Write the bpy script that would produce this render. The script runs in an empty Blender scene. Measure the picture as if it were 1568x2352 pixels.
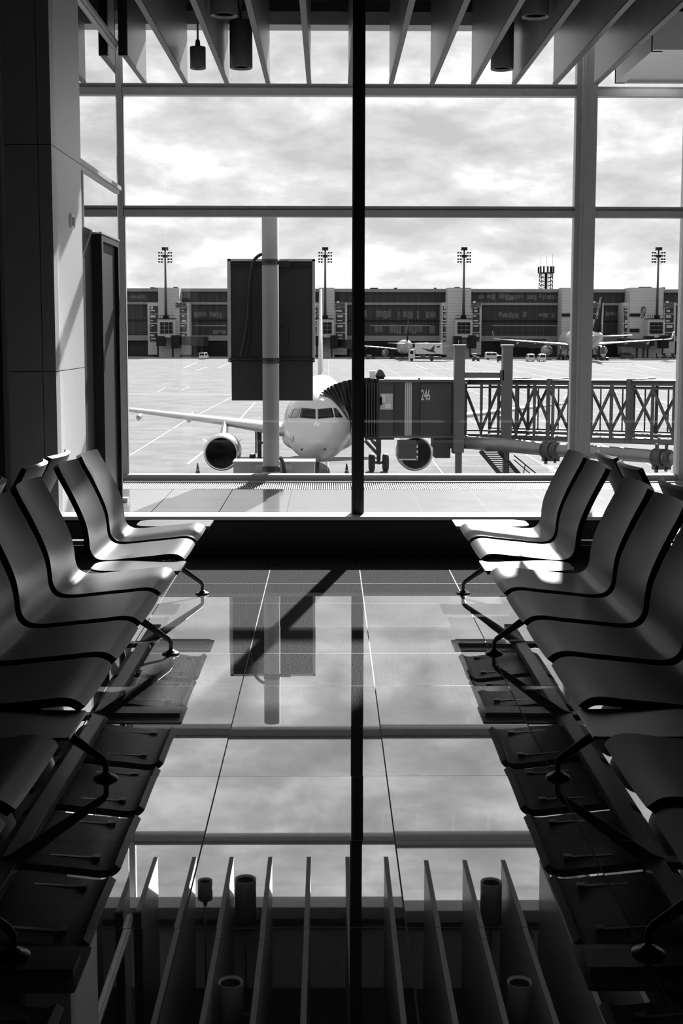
import bpy, bmesh, math, random
from mathutils import Vector, Matrix
from mathutils.bvhtree import BVHTree
random.seed(7)
C = bpy.context.scene.collection
S = bpy.context.scene
PI = math.pi
R = math.radians

# ------------------------------------------------------------------ camera
F, CX, CY = 3000.0, 784.0, 1083.0
CAMH = 1.583
PITCH, YAW, ROLL = R(6.1), R(0.573), R(0.10)
cam_d = bpy.data.cameras.new('camera')
cam = bpy.data.objects.new('camera', cam_d)
C.objects.link(cam)
S.camera = cam
cam_d.sensor_fit = 'AUTO'
cam_d.sensor_width = 36
cam_d.lens = F / 2352 * 36
cam_d.shift_y = (CY - 1176) / 2352
cam_d.clip_start = 0.05
cam_d.clip_end = 5000
ROT = Matrix.Rotation(-YAW, 3, 'Z') @ Matrix.Rotation(PI / 2 - PITCH, 3, 'X') @ Matrix.Rotation(ROLL, 3, 'Z')
cam.matrix_world = Matrix.Translation((0, 0, CAMH)) @ ROT.to_4x4()
CAMP = Vector((0, 0, CAMH))

def ray(px, py):
    return ROT @ Vector(((px - CX) / F, -(py - CY) / F, -1))

def at(px, py, Y):
    """the point of the place that the photo shows at px, py when it lies Y metres ahead"""
    d = ray(px, py)
    return CAMP + d * (Y / d.y)

# ------------------------------------------------------------------ light
SUN_EL, SUN_AZ = R(28.4), R(10.8)
sd = bpy.data.lights.new('sun', 'SUN')
sd.energy = 16.0
sd.angle = R(0.6)
sun = bpy.data.objects.new('sun', sd)
C.objects.link(sun)
sdir = Vector((math.sin(SUN_AZ) * math.cos(SUN_EL), math.cos(SUN_AZ) * math.cos(SUN_EL), math.sin(SUN_EL)))
sun.rotation_euler = sdir.to_track_quat('Z', 'Y').to_euler()
S.view_settings.view_transform = 'Standard'
S.view_settings.look = 'None'
S.view_settings.gamma = 1
S.view_settings.use_curve_mapping = False
S.view_settings.exposure = 0.0

w = bpy.data.worlds.new('sky')
S.world = w
w.use_nodes = True
nt = w.node_tree
nt.nodes.clear()
N = nt.nodes.new
L = nt.links.new
tc = N('ShaderNodeTexCoord')
mp = N('ShaderNodeMapping'); mp.inputs['Scale'].default_value = (4.5, 4.5, 11.0); mp.inputs['Location'].default_value = (1.3, 0.4, 0.2)
L(tc.outputs['Generated'], mp.inputs['Vector'])
n1 = N('ShaderNodeTexNoise'); n1.inputs['Scale'].default_value = 3.2; n1.inputs['Detail'].default_value = 9; n1.inputs['Roughness'].default_value = 0.56; n1.inputs['Distortion'].default_value = 0.12
L(mp.outputs['Vector'], n1.inputs['Vector'])
cr = N('ShaderNodeValToRGB')
cr.color_ramp.elements[0].position = 0.34; cr.color_ramp.elements[0].color = (0.68, 0.68, 0.68, 1)
cr.color_ramp.elements[1].position = 0.68; cr.color_ramp.elements[1].color = (1.35, 1.35, 1.35, 1)
e = cr.color_ramp.elements.new(0.50); e.color = (0.90, 0.90, 0.90, 1)
L(n1.outputs['Fac'], cr.inputs['Fac'])
bg = N('ShaderNodeBackground'); bg.inputs['Strength'].default_value = 1.0
L(cr.outputs['Color'], bg.inputs['Color'])
sz = N('ShaderNodeSeparateXYZ'); L(tc.outputs['Generated'], sz.inputs[0])
hz_ = N('ShaderNodeMapRange'); hz_.inputs[1].default_value = 0.0; hz_.inputs[2].default_value = 0.30; hz_.inputs[3].default_value = 1.14; hz_.inputs[4].default_value = 0.95
L(sz.outputs['Z'], hz_.inputs[0]); L(hz_.outputs[0], bg.inputs['Strength'])
wo = N('ShaderNodeOutputWorld')
L(bg.outputs['Background'], wo.inputs['Surface'])

# ------------------------------------------------------------------ materials
def new_mat(name):
    m = bpy.data.materials.new(name)
    m.use_nodes = True
    t = m.node_tree
    return m, t, t.nodes['Principled BSDF']

def mat(name, g, rough=0.5, metal=0.0, var=0.08, scale=6.0, ior=1.5, bump=0.0, coat=0.0):
    m, t, b = new_mat(name)
    c = t.nodes.new('ShaderNodeTexCoord')
    n = t.nodes.new('ShaderNodeTexNoise'); n.inputs['Scale'].default_value = scale; n.inputs['Detail'].default_value = 5
    r = t.nodes.new('ShaderNodeValToRGB')
    lo, hi = g * (1 - var), g * (1 + var)
    r.color_ramp.elements[0].position = 0.3; r.color_ramp.elements[0].color = (lo, lo, lo, 1)
    r.color_ramp.elements[1].position = 0.7; r.color_ramp.elements[1].color = (hi, hi, hi, 1)
    t.links.new(c.outputs['Object'], n.inputs['Vector'])
    t.links.new(n.outputs['Fac'], r.inputs['Fac'])
    t.links.new(r.outputs['Color'], b.inputs['Base Color'])
    b.inputs['Roughness'].default_value = rough
    b.inputs['Metallic'].default_value = metal
    b.inputs['IOR'].default_value = ior
    b.inputs['Coat Weight'].default_value = coat
    if bump:
        bp = t.nodes.new('ShaderNodeBump'); bp.inputs['Strength'].default_value = bump; bp.inputs['Distance'].default_value = 0.01
        t.links.new(n.outputs['Fac'], bp.inputs['Height'])
        t.links.new(bp.outputs['Normal'], b.inputs['Normal'])
    return m

def tile_nodes(t, sx, sy, ox, oy, wx, wy):
    """object coordinates -> joint mask (1 on the joint) and a random vector per tile"""
    nd, lk = t.nodes.new, t.links.new
    c = nd('ShaderNodeTexCoord')
    sp = nd('ShaderNodeSeparateXYZ'); lk(c.outputs['Object'], sp.inputs[0])
    outs, ids = [], []
    for ax, s_, o_, w_ in (('X', sx, ox, wx), ('Y', sy, oy, wy)):
        a = nd('ShaderNodeMath'); a.operation = 'SUBTRACT'; lk(sp.outputs[ax], a.inputs[0]); a.inputs[1].default_value = o_
        d = nd('ShaderNodeMath'); d.operation = 'DIVIDE'; lk(a.outputs[0], d.inputs[0]); d.inputs[1].default_value = s_
        fl = nd('ShaderNodeMath'); fl.operation = 'FLOOR'; lk(d.outputs[0], fl.inputs[0])
        fr = nd('ShaderNodeMath'); fr.operation = 'FRACT'; lk(d.outputs[0], fr.inputs[0])
        pp = nd('ShaderNodeMath'); pp.operation = 'PINGPONG'; lk(fr.outputs[0], pp.inputs[0]); pp.inputs[1].default_value = 0.5
        lt = nd('ShaderNodeMath'); lt.operation = 'LESS_THAN'; lk(pp.outputs[0], lt.inputs[0]); lt.inputs[1].default_value = w_ / s_ / 2
        outs.append(lt); ids.append(fl)
    mx = nd('ShaderNodeMath'); mx.operation = 'MAXIMUM'; lk(outs[0].outputs[0], mx.inputs[0]); lk(outs[1].outputs[0], mx.inputs[1])
    cb = nd('ShaderNodeCombineXYZ'); lk(ids[0].outputs[0], cb.inputs[0]); lk(ids[1].outputs[0], cb.inputs[1])
    wn = nd('ShaderNodeTexWhiteNoise'); wn.noise_dimensions = '3D'; lk(cb.outputs[0], wn.inputs['Vector'])
    return c, mx, wn

def tile_mat(name, g, gj, sx, sy, ox, oy, wx, wy, rough, ior, speck, tilt, specscale=260):
    m, t, b = new_mat(name)
    nd, lk = t.nodes.new, t.links.new
    c, mask, wn = tile_nodes(t, sx, sy, ox, oy, wx, wy)
    n = nd('ShaderNodeTexNoise'); n.inputs['Scale'].default_value = specscale; n.inputs['Detail'].default_value = 3
    lk(c.outputs['Object'], n.inputs['Vector'])
    r = nd('ShaderNodeValToRGB')
    lo, hi = g * (1 - speck), g * (1 + speck)
    r.color_ramp.elements[0].position = 0.38; r.color_ramp.elements[0].color = (lo, lo, lo, 1)
    r.color_ramp.elements[1].position = 0.62; r.color_ramp.elements[1].color = (hi, hi, hi, 1)
    lk(n.outputs['Fac'], r.inputs['Fac'])
    mx = nd('ShaderNodeMix'); mx.data_type = 'RGBA'
    lk(mask.outputs[0], mx.inputs[0]); lk(r.outputs['Color'], mx.inputs[6]); mx.inputs[7].default_value = (gj, gj, gj, 1)
    lk(mx.outputs[2], b.inputs['Base Color'])
    n2 = nd('ShaderNodeTexNoise'); n2.inputs['Scale'].default_value = 3.0; n2.inputs['Detail'].default_value = 4
    lk(c.outputs['Object'], n2.inputs['Vector'])
    ra = nd('ShaderNodeMapRange'); ra.inputs[3].default_value = rough * 0.7; ra.inputs[4].default_value = rough * 1.3
    lk(n2.outputs['Fac'], ra.inputs[0])
    rm = nd('ShaderNodeMix'); lk(mask.outputs[0], rm.inputs[0]); lk(ra.outputs[0], rm.inputs[2]); rm.inputs[3].default_value = 0.6
    lk(rm.outputs[0], b.inputs['Roughness'])
    im = nd('ShaderNodeMix'); lk(mask.outputs[0], im.inputs[0]); im.inputs[2].default_value = ior; im.inputs[3].default_value = 1.08 if ior < 2 else 1.4
    lk(im.outputs[0], b.inputs['IOR'])
    # slabs laid a hair out of level, so reflections break at the joints
    geo = nd('ShaderNodeNewGeometry')
    sb = nd('ShaderNodeVectorMath'); sb.operation = 'SUBTRACT'; lk(wn.outputs['Color'], sb.inputs[0]); sb.inputs[1].default_value = (0.5, 0.5, 0.5)
    sc = nd('ShaderNodeVectorMath'); sc.operation = 'MULTIPLY'; lk(sb.outputs[0], sc.inputs[0]); sc.inputs[1].default_value = (tilt, tilt, 0)
    ad = nd('ShaderNodeVectorMath'); ad.operation = 'ADD'; lk(sc.outputs[0], ad.inputs[0]); lk(geo.outputs['Normal'], ad.inputs[1])
    no = nd('ShaderNodeVectorMath'); no.operation = 'NORMALIZE'; lk(ad.outputs[0], no.inputs[0])
    lk(no.outputs[0], b.inputs['Normal'])
    return m

def glass_mat(name, ior=1.45, tint=0.93, rough=0.0):
    m, t, b = new_mat(name)
    t.nodes.remove(b)
    nd, lk = t.nodes.new, t.links.new
    tr = nd('ShaderNodeBsdfTransparent'); tr.inputs[0].default_value = (tint, tint, tint, 1)
    gl = nd('ShaderNodeBsdfGlossy'); gl.inputs['Roughness'].default_value = rough
    n = nd('ShaderNodeTexNoise'); n.inputs['Scale'].default_value = 0.6
    bp = nd('ShaderNodeBump'); bp.inputs['Strength'].default_value = 0.02; lk(n.outputs['Fac'], bp.inputs['Height']); lk(bp.outputs['Normal'], gl.inputs['Normal'])
    fr = nd('ShaderNodeFresnel'); fr.inputs['IOR'].default_value = ior
    mx = nd('ShaderNodeMixShader')
    lk(fr.outputs[0], mx.inputs[0]); lk(tr.outputs[0], mx.inputs[1]); lk(gl.outputs[0], mx.inputs[2])
    lk(mx.outputs[0], t.nodes['Material Output'].inputs['Surface'])
    return m

M = dict(
    granite=tile_mat('polished_granite', 0.125, 0.010, 0.6, 0.6, 0.209, 8.14, 0.0048, 0.0024, 0.012, 5.8, 0.65, 0.0030, 150),
    corridor=tile_mat('pale_stone_tiles', 0.27, 0.05, 0.613, 0.9, 0.235, 12.6, 0.008, 0.004, 0.10, 1.6, 0.06, 0.001, 60),
    apron=tile_mat('apron_concrete', 0.20, 0.13, 7.5, 7.5, 0, 0, 0.10, 0.10, 0.95, 1.08, 0.12, 0.0, 0.35),
    shell=mat('satin_seat_shell', 0.030, 0.42, 0.0, 0.06, 3, ior=1.27),
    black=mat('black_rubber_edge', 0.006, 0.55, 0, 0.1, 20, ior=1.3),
    alu=mat('brushed_aluminium', 0.22, 0.28, 0.9, 0.06, 30),
    alu_dark=mat('dark_cast_aluminium', 0.07, 0.34, 0.7, 0.08, 30),
    tabletop=mat('grey_laminate', 0.07, 0.34, 0, 0.05, 10, ior=1.4),
    frame_dark=mat('dark_anodised_frame', 0.018, 0.45, 0.0, 0.1, 12),
    frame_mid=mat('grey_powder_coat', 0.36, 0.45, 0.0, 0.06, 12),
    frame_light=mat('pale_powder_coat', 0.55, 0.4, 0.0, 0.05, 12),
    white=mat('white_paint', 0.78, 0.35, 0, 0.03, 8),
    plinth=mat('dark_plinth', 0.012, 0.5, 0, 0.1, 8),
    wall=mat('dark_wall_panel', 0.025, 0.5, 0, 0.06, 5),
    column=mat('grey_column_cladding', 0.40, 0.42, 0, 0.03, 8),
    ceiling=mat('dark_ceiling', 0.02, 0.8, 0, 0.1, 4),
    fin=mat('ceiling_baffle', 0.165, 0.35, 0.0, 0.05, 3),
    pendant=mat('pendant_metal', 0.10, 0.42, 0.0, 0.05, 10),
    box_dark=mat('dark_steel_box', 0.010, 0.5, 0.0, 0.1, 4, ior=1.25),
    glass=glass_mat('clear_glass', 1.42, 0.95),
    board=mat('board_back', 0.022, 0.5, 0, 0.08, 5),
    pole=mat('galvanised_pole', 0.30, 0.75, 0.0, 0.05, 9, ior=1.15),
    rubber=mat('black_cable', 0.008, 0.5, 0, 0.1, 30),
    plane_white=mat('aircraft_white', 0.44, 0.28, 0, 0.03, 0.6, ior=1.5),
    plane_grey=mat('wing_grey', 0.42, 0.28, 0.2, 0.05, 0.6),
    bare=mat('bare_metal_lip', 0.6, 0.2, 0.9, 0.05, 2),
    dark=mat('dark_opening', 0.005, 0.6, 0, 0.1, 2, ior=1.1),
    cockpit=mat('cockpit_glazing', 0.008, 0.15, 0, 0.1, 2, ior=1.2),
    cockpit_pale=mat('cockpit_painted_reflection', 0.25, 0.1, 0.3, 0.4, 1.2),  # pale base colour stands in for the reflection in the side panes
    tyre=mat('tyre', 0.015, 0.7, 0, 0.1, 3),
    bridge=mat('bridge_panel', 0.032, 0.5, 0, 0.12, 0.8),
    bridge_dark=mat('bridge_dark_panel', 0.012, 0.55, 0, 0.1, 1.2),
    bridge_steel=mat('bridge_grey_steel', 0.075, 0.5, 0, 0.12, 0.8),
    canvas=mat('bellows_canvas', 0.018, 0.8, 0, 0.15, 2),
    truss=mat('truss_steel', 0.065, 0.5, 0, 0.1, 2),
    pipe=mat('pipe_metal', 0.18, 0.35, 0.4, 0.12, 1.5),
    concrete=mat('tower_cladding', 0.42, 0.7, 0, 0.08, 0.3),
    facade=mat('terminal_band', 0.20, 0.6, 0, 0.1, 0.15),
    facade_dark=mat('terminal_glazing', 0.012, 0.35, 0, 0.4, 0.12, ior=1.2),
    facade_pane=mat('terminal_glazing_pale', 0.05, 0.2, 0, 0.6, 0.25),
    ink=mat('dark_lettering', 0.012, 0.5, 0, 0.05, 5),
    letter=mat('pale_lettering', 0.55, 0.5, 0, 0.05, 5),
    line=mat('white_road_paint', 0.42, 0.7, 0, 0.15, 1.5),
    patch=mat('repaired_asphalt', 0.10, 0.8, 0, 0.15, 1.5),
    van=mat('vehicle_white', 0.5, 0.35, 0, 0.03, 2),
    van_dark=mat('vehicle_dark', 0.04, 0.4, 0, 0.1, 2),
    livery=mat('dark_tail_livery', 0.010, 0.6, 0, 0.1, 1, ior=1.15),
)

def perforated():
    m, t, b = new_mat('perforated_profile')
    nd, lk = t.nodes.new, t.links.new
    c = nd('ShaderNodeTexCoord'); sp = nd('ShaderNodeSeparateXYZ'); lk(c.outputs['Object'], sp.inputs[0])
    def band(ax, per, lo):
        d = nd('ShaderNodeMath'); d.operation = 'DIVIDE'; lk(sp.outputs[ax], d.inputs[0]); d.inputs[1].default_value = per
        f = nd('ShaderNodeMath'); f.operation = 'FRACT'; lk(d.outputs[0], f.inputs[0])
        g = nd('ShaderNodeMath'); g.operation = 'GREATER_THAN'; lk(f.outputs[0], g.inputs[0]); g.inputs[1].default_value = lo
        return g
    by = band('Y', 0.036, 0.42)
    ab = nd('ShaderNodeMath'); ab.operation = 'ABSOLUTE'; lk(sp.outputs['X'], ab.inputs[0])
    g1 = nd('ShaderNodeMath'); g1.operation = 'COMPARE'; lk(ab.outputs[0], g1.inputs[0]); g1.inputs[1].default_value = 0.0095; g1.inputs[2].default_value = 0.0045
    mu = nd('ShaderNodeMath'); mu.operation = 'MULTIPLY'; lk(by.outputs[0], mu.inputs[0]); lk(g1.outputs[0], mu.inputs[1])
    mx = nd('ShaderNodeMix'); mx.data_type = 'RGBA'; lk(mu.outputs[0], mx.inputs[0])
    mx.inputs[6].default_value = (0.06, 0.06, 0.06, 1); mx.inputs[7].default_value = (0.01, 0.01, 0.01, 1)
    lk(mx.outputs[2], b.inputs['Base Color']); b.inputs['Roughness'].default_value = 0.45
    return m
M['perf'] = perforated()

def slatted(name, g, gd, per, frac, axis='X', rough=0.5):
    m, t, b = new_mat(name)
    nd, lk = t.nodes.new, t.links.new
    c = nd('ShaderNodeTexCoord'); sp = nd('ShaderNodeSeparateXYZ'); lk(c.outputs['Object'], sp.inputs[0])
    d = nd('ShaderNodeMath'); d.operation = 'DIVIDE'; lk(sp.outputs[axis], d.inputs[0]); d.inputs[1].default_value = per
    f = nd('ShaderNodeMath'); f.operation = 'FRACT'; lk(d.outputs[0], f.inputs[0])
    g1 = nd('ShaderNodeMath'); g1.operation = 'GREATER_THAN'; lk(f.outputs[0], g1.inputs[0]); g1.inputs[1].default_value = frac
    mx = nd('ShaderNodeMix'); mx.data_type = 'RGBA'; lk(g1.outputs[0], mx.inputs[0])
    mx.inputs[6].default_value = (g, g, g, 1); mx.inputs[7].default_value = (gd, gd, gd, 1)
    lk(mx.outputs[2], b.inputs['Base Color']); b.inputs['Roughness'].default_value = rough
    return m
M['cladding'] = slatted('horizontal_plank_cladding', 0.42, 0.30, 1.1, 0.85, 'Z', 0.6)
M['plinth_face'] = slatted('ribbed_plinth_face', 0.012, 0.022, 0.02, 0.6, 'X', 0.5)
M['glz'] = slatted('mullioned_glazing', 0.012, 0.05, 2.6, 0.93, 'X', 0.6)
M['ribbed'] = slatted('ribbed_pale_panel', 0.45, 0.10, 0.11, 0.6, 'X', 0.5)
M['hazard'] = slatted('hazard_stripe', 0.02, 0.6, 0.3, 0.5, 'Z', 0.5)

# ------------------------------------------------------------------ mesh helpers
class MB:
    def __init__(self):
        self.v, self.f, self.mi, self.sm = [], [], [], []
    def add(self, vs, fs, mi=0, smooth=False):
        o = len(self.v)
        self.v += [Vector(p) for p in vs]
        for f in fs:
            self.f.append([i + o for i in f]); self.mi.append(mi); self.sm.append(smooth)
        return self
    def box(self, x0, x1, y0, y1, z0, z1, mi=0):
        vs = [(x, y, z) for z in (z0, z1) for y in (y0, y1) for x in (x0, x1)]
        return self.add(vs, [(0, 2, 3, 1), (4, 5, 7, 6), (0, 1, 5, 4), (2, 6, 7, 3), (0, 4, 6, 2), (1, 3, 7, 5)], mi)
    def bar(self, a, b, wd, ht, mi=0, up=(0, 0, 1), w2=None, h2=None):
        a, b = Vector(a), Vector(b); d = (b - a).normalized(); up = Vector(up)
        if abs(d.dot(up)) > 0.99: up = Vector((0, 1, 0))
        s = d.cross(up).normalized(); u = s.cross(d).normalized()
        w2 = wd if w2 is None else w2; h2 = ht if h2 is None else h2
        vs = [p + s * (i * ww / 2) + u * (j * hh / 2) for p, ww, hh in ((a, wd, ht), (b, w2, h2)) for i, j in ((-1, -1), (1, -1), (1, 1), (-1, 1))]
        return self.add(vs, [(0, 1, 2, 3), (7, 6, 5, 4), (0, 4, 5, 1), (1, 5, 6, 2), (2, 6, 7, 3), (3, 7, 4, 0)], mi)
    def tube(self, pts, r, n=12, mi=0, cap=True):
        pts = [Vector(p) for p in pts]; k = len(pts)
        rs = r if isinstance(r, (list, tuple)) else [r] * k
        vs = []; pu = None
        for i, p in enumerate(pts):
            d = (pts[min(i + 1, k - 1)] - pts[max(i - 1, 0)]).normalized()
            if pu is None:
                pu = Vector((0, 0, 1)) if abs(d.z) < 0.9 else Vector((0, 1, 0))
            s = d.cross(pu).normalized(); pu = s.cross(d).normalized()
            for j in range(n):
                a = 2 * PI * j / n
                vs.append(p + (s * math.cos(a) + pu * math.sin(a)) * rs[i])
        fs = [(i * n + j, i * n + (j + 1) % n, (i + 1) * n + (j + 1) % n, (i + 1) * n + j) for i in range(k - 1) for j in range(n)]
        self.add(vs, fs, mi, True)
        if cap:
            o = len(self.v) - len(vs)
            self.f.append([o + j for j in range(n)][::-1]); self.mi.append(mi); self.sm.append(False)
            self.f.append([o + (k - 1) * n + j for j in range(n)]); self.mi.append(mi); self.sm.append(False)
        return self
    def lathe(self, prof, c=(0, 0, 0), axis='Z', n=32, mi=0):
        """prof = [(r, h)...] turned about an axis through c"""
        c = Vector(c); vs = []
        for r, h in prof:
            for j in range(n):
                a = 2 * PI * j / n; p, q = r * math.cos(a), r * math.sin(a)
                vs.append(c + (Vector((p, q, h)) if axis == 'Z' else Vector((p, h, q)) if axis == 'Y' else Vector((h, p, q))))
        k = len(prof)
        fs = [(i * n + j, i * n + (j + 1) % n, (i + 1) * n + (j + 1) % n, (i + 1) * n + j) for i in range(k - 1) for j in range(n)]
        return self.add(vs, fs, mi, True)
    def prism(self, pts, off, mi=0):
        """polygon pts extruded by vector off"""
        pts = [Vector(p) for p in pts]; off = Vector(off); k = len(pts)
        fs = [tuple(range(k))[::-1], tuple(range(k, 2 * k))] + [(i, (i + 1) % k, k + (i + 1) % k, k + i) for i in range(k)]
        return self.add(pts + [p + off for p in pts], fs, mi)
    def loft(self, secs, mi=0, cap=True, smooth=True):
        n = len(secs[0]); vs = [p for s in secs for p in s]; k = len(secs)
        fs = [(i * n + j, i * n + (j + 1) % n, (i + 1) * n + (j + 1) % n, (i + 1) * n + j) for i in range(k - 1) for j in range(n)]
        self.add(vs, fs, mi, smooth)
        if cap:
            o = len(self.v) - len(vs)
            self.f.append([o + j for j in range(n)][::-1]); self.mi.append(mi); self.sm.append(False)
            self.f.append([o + (k - 1) * n + j for j in range(n)]); self.mi.append(mi); self.sm.append(False)
        return self
    def mesh(self, name, mats):
        me = bpy.data.meshes.new(name)
        me.from_pydata(self.v, [], self.f)
        for m in (mats if isinstance(mats, (list, tuple)) else [mats]): me.materials.append(m)
        me.polygons.foreach_set('material_index', self.mi)
        me.polygons.foreach_set('use_smooth', self.sm)
        bm = bmesh.new(); bm.from_mesh(me); bmesh.ops.recalc_face_normals(bm, faces=bm.faces); bm.to_mesh(me); bm.free()
        me.update()
        return me
    def build(self, name, mats, parent=None, bevel=0):
        o = bpy.data.objects.new(name, self.mesh(name, mats)); C.objects.link(o)
        if parent is not None:
            o.parent = parent
            o.matrix_parent_inverse = world_of(parent).inverted()
        if bevel:
            b = o.modifiers.new('bevel', 'BEVEL'); b.width = bevel; b.segments = 2; b.limit_method = 'ANGLE'
        return o

def world_of(o):
    m = o.matrix_basis.copy()
    while o.parent is not None:
        m = o.parent.matrix_basis @ o.matrix_parent_inverse @ m if False else world_of(o.parent) @ o.matrix_parent_inverse @ m
        break
    return m

def tag(o, label=None, cat=None, group=None, kind=None):
    if label: o['label'] = label
    if cat: o['category'] = cat
    if group: o['group'] = group
    if kind: o['kind'] = kind
    return o

def empty(name, loc=(0, 0, 0), rz=0.0, label=None, cat=None, group=None, kind=None, sc=1.0):
    o = bpy.data.objects.new(name, None); C.objects.link(o)
    o.location = loc; o.rotation_euler = (0, 0, rz); o.scale = (sc, sc, sc)
    o.empty_display_size = 0.2
    return tag(o, label, cat, group, kind)

def local(mb, name, mats, parent, bevel=0):
    """part built in its thing's own coordinates"""
    o = bpy.data.objects.new(name, mb.mesh(name, mats)); C.objects.link(o); o.parent = parent
    if bevel:
        b = o.modifiers.new('bevel', 'BEVEL'); b.width = bevel; b.segments = 2; b.limit_method = 'ANGLE'
    return o

def copy_tree(o, parent=None):
    c = o.copy(); C.objects.link(c)
    c.parent = parent
    for ch in list(o.children): copy_tree(ch, c)
    return c

def struct(name, mb, mats, parent=None, label=None):
    o = mb.build(name, mats, parent)
    if parent is None: tag(o, label, None, None, 'structure')
    return o

def text_mesh(s, size, depth, name, material, parent, loc, rot, sx=1.0, local_=False):
    cu = bpy.data.curves.new(name, 'FONT'); cu.body = s; cu.size = size; cu.extrude = depth; cu.align_x = 'CENTER'; cu.align_y = 'CENTER'; cu.offset = size * 0.012
    tmp = bpy.data.objects.new('tmp', cu); C.objects.link(tmp)
    me = bpy.data.meshes.new_from_object(tmp.evaluated_get(bpy.context.evaluated_depsgraph_get()))
    me.materials.clear(); me.materials.append(material)
    bpy.data.objects.remove(tmp)
    mw = Matrix.Translation(loc) @ rot.to_4x4() @ Matrix.Diagonal((sx, 1, 1, 1))
    me.transform(mw)
    o = bpy.data.objects.new(name, me); C.objects.link(o); o.parent = parent
    if not local_ and parent is not None: o.matrix_parent_inverse = world_of(parent).inverted()
    return o
UPRIGHT = Matrix.Rotation(PI / 2, 3, 'X')      # text standing up and read from the hall

# ------------------------------------------------------------------ the room
CEIL = 5.62
ZC = -0.04                                     # corridor floor
YF = 14.25                                     # outer facade line
struct('floor', MB().add([(-9, -7, 0), (9, -7, 0), (9, 9.3, 0), (-9, 9.3, 0)], [(0, 1, 2, 3)]), M['granite'], label='polished dark granite floor of the waiting hall')
f2 = MB().box(-9, 9, 9.3, 13.45, ZC - 0.2, ZC); f2.box(-9, 9, 14.07, 14.4, ZC - 0.2, ZC); f2.box(-9, 9, 13.45, 14.07, ZC - 0.2, ZC - 0.06)
struct('floor_corridor', f2, M['corridor'], label='pale tiled floor of the corridor behind the glass')
struct('ceiling', MB().box(-9, 9, -7, 14.6, CEIL, CEIL + 0.3), M['ceiling'], label='dark ceiling above the hall')
struct('wall_back', MB().box(-9, 9, -7.2, -7, 0, CEIL), M['wall'], label='wall behind the viewer')
struct('wall_right', MB().box(9, 9.2, -7, 14.4, -0.3, CEIL), M['wall'], label='wall at the far right')
wl = MB().box(-9.2, -9, -7, 14.4, -0.3, CEIL); wl.box(-9, -2.27, 9.18, 9.42, 0, CEIL)
wl.box(-2.36, -2.27, 9.15, 9.18, 0, CEIL); wl.box(-2.52, -2.44, 9.14, 9.18, 0, CEIL)
struct('wall_left', wl, M['wall'], label='dark panelled wall at the left')

# column left of the glass
col = empty('column_left', (-2.08, 9.2, 0), kind='structure', label='square clad column left of the glass')
cj = [(0.0, 1.30), (1.306, 2.86), (2.866, 4.5), (4.506, CEIL)]
for a, b in cj:
    MB().box(-2.24, -2.005, 9.20, 10.28, a, b).build('cladding_panel', M['column'], col)
    MB().box(-2.0, -1.91, 9.20, 10.28, a, b).build('cladding_panel', M['column'], col)
MB().box(-2.23, -1.92, 9.21, 10.27, 0, CEIL).build('core', M['black'], col)

# plinth and sill
pl = MB().box(-1.95, 9, 9.17, 9.40, 0.03, 0.25)
struct('trim_1', pl, M['plinth_face'], label='dark ribbed plinth under the glass')
pb = MB().box(-1.95, 9, 9.12, 9.19, 0.0, 0.045)
struct('baseboard_far', pb, M['plinth'], label='dark baseboard at the foot of the plinth')
struct('trim_2', MB().box(-1.97, 9, 9.13, 9.36, 0.262, 0.286), M['white'], label='white sill along the glass')
struct('trim_3', MB().box(-1.95, 9, 9.15, 9.38, 0.245, 0.262), M['black'], label='black strip standing in for the shadow under the sill')  # shadow below the sill edge, put in as a black strip

# inner glazing
w2 = empty('window_2', (0.21, 9.34, 0.286), kind='structure', label='inner glass wall with one dark mullion')
mm = MB().box(0.173, 0.247, 9.26, 9.42, 0.286, CEIL)
mm.box(0.166, 0.173, 9.30, 9.37, 0.286, CEIL); mm.box(0.247, 0.254, 9.30, 9.37, 0.286, CEIL)
mm.box(0.186, 0.190, 9.256, 9.26, 0.286, CEIL); mm.box(0.229, 0.233, 9.256, 9.26, 0.286, CEIL)
mm.build('mullion', M['frame_dark'], w2)
MB().box(3.25, 3.33, 9.26, 9.42, 0.286, CEIL).build('mullion', M['frame_dark'], w2)
MB().box(6.3, 6.38, 9.26, 9.42, 0.286, CEIL).build('mullion', M['frame_dark'], w2)
def pane(x0, x1, y, z0, z1, parent, th=0.012):
    return MB().add([(x0, y, z0), (x1, y, z0), (x1, y, z1), (x0, y, z1)], [(0, 1, 2, 3)]).build('pane', M['glass'], parent)
pane(-1.93, 0.166, 9.335, 0.286, CEIL, w2)
pane(0.254, 3.25, 9.335, 0.286, CEIL, w2)
pane(3.33, 6.3, 9.335, 0.286, CEIL, w2)
pane(6.38, 9.0, 9.335, 0.286, CEIL, w2)

# outer facade
w1 = empty('window_1', (0, YF, ZC), kind='structure', label='tall outer window facade with grey transoms')
def zat(py, Y, px=800): return at(px, py, Y).z
def xat(px, Y, py=700): return at(px, py, Y).x
XL = at(279, 400, YF).x
XR0, XR1 = at(1321, 300, YF).x, at(1364, 300, YF).x
lm = MB().box(XL - 0.035, XL + 0.02, YF - 0.06, YF + 0.10, ZC, CEIL)
lm.box(XL + 0.02, XL + 0.032, YF - 0.02, YF + 0.04, ZC, CEIL)
lm.build('mullion', M['frame_mid'], w1)
rm_ = MB().box(XR0 + 0.075, XR1, YF - 0.16, YF + 0.12, ZC, CEIL)
rm_.box(XR0, XR0 + 0.055, YF - 0.05, YF + 0.09, ZC, CEIL)
rm_.box(XR0 + 0.055, XR0 + 0.075, YF - 0.10, YF + 0.05, ZC, CEIL, 1)
rm_.build('mullion', [M['frame_mid'], M['frame_light']], w1)
XR2 = xat(1566, YF, 800)
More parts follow.
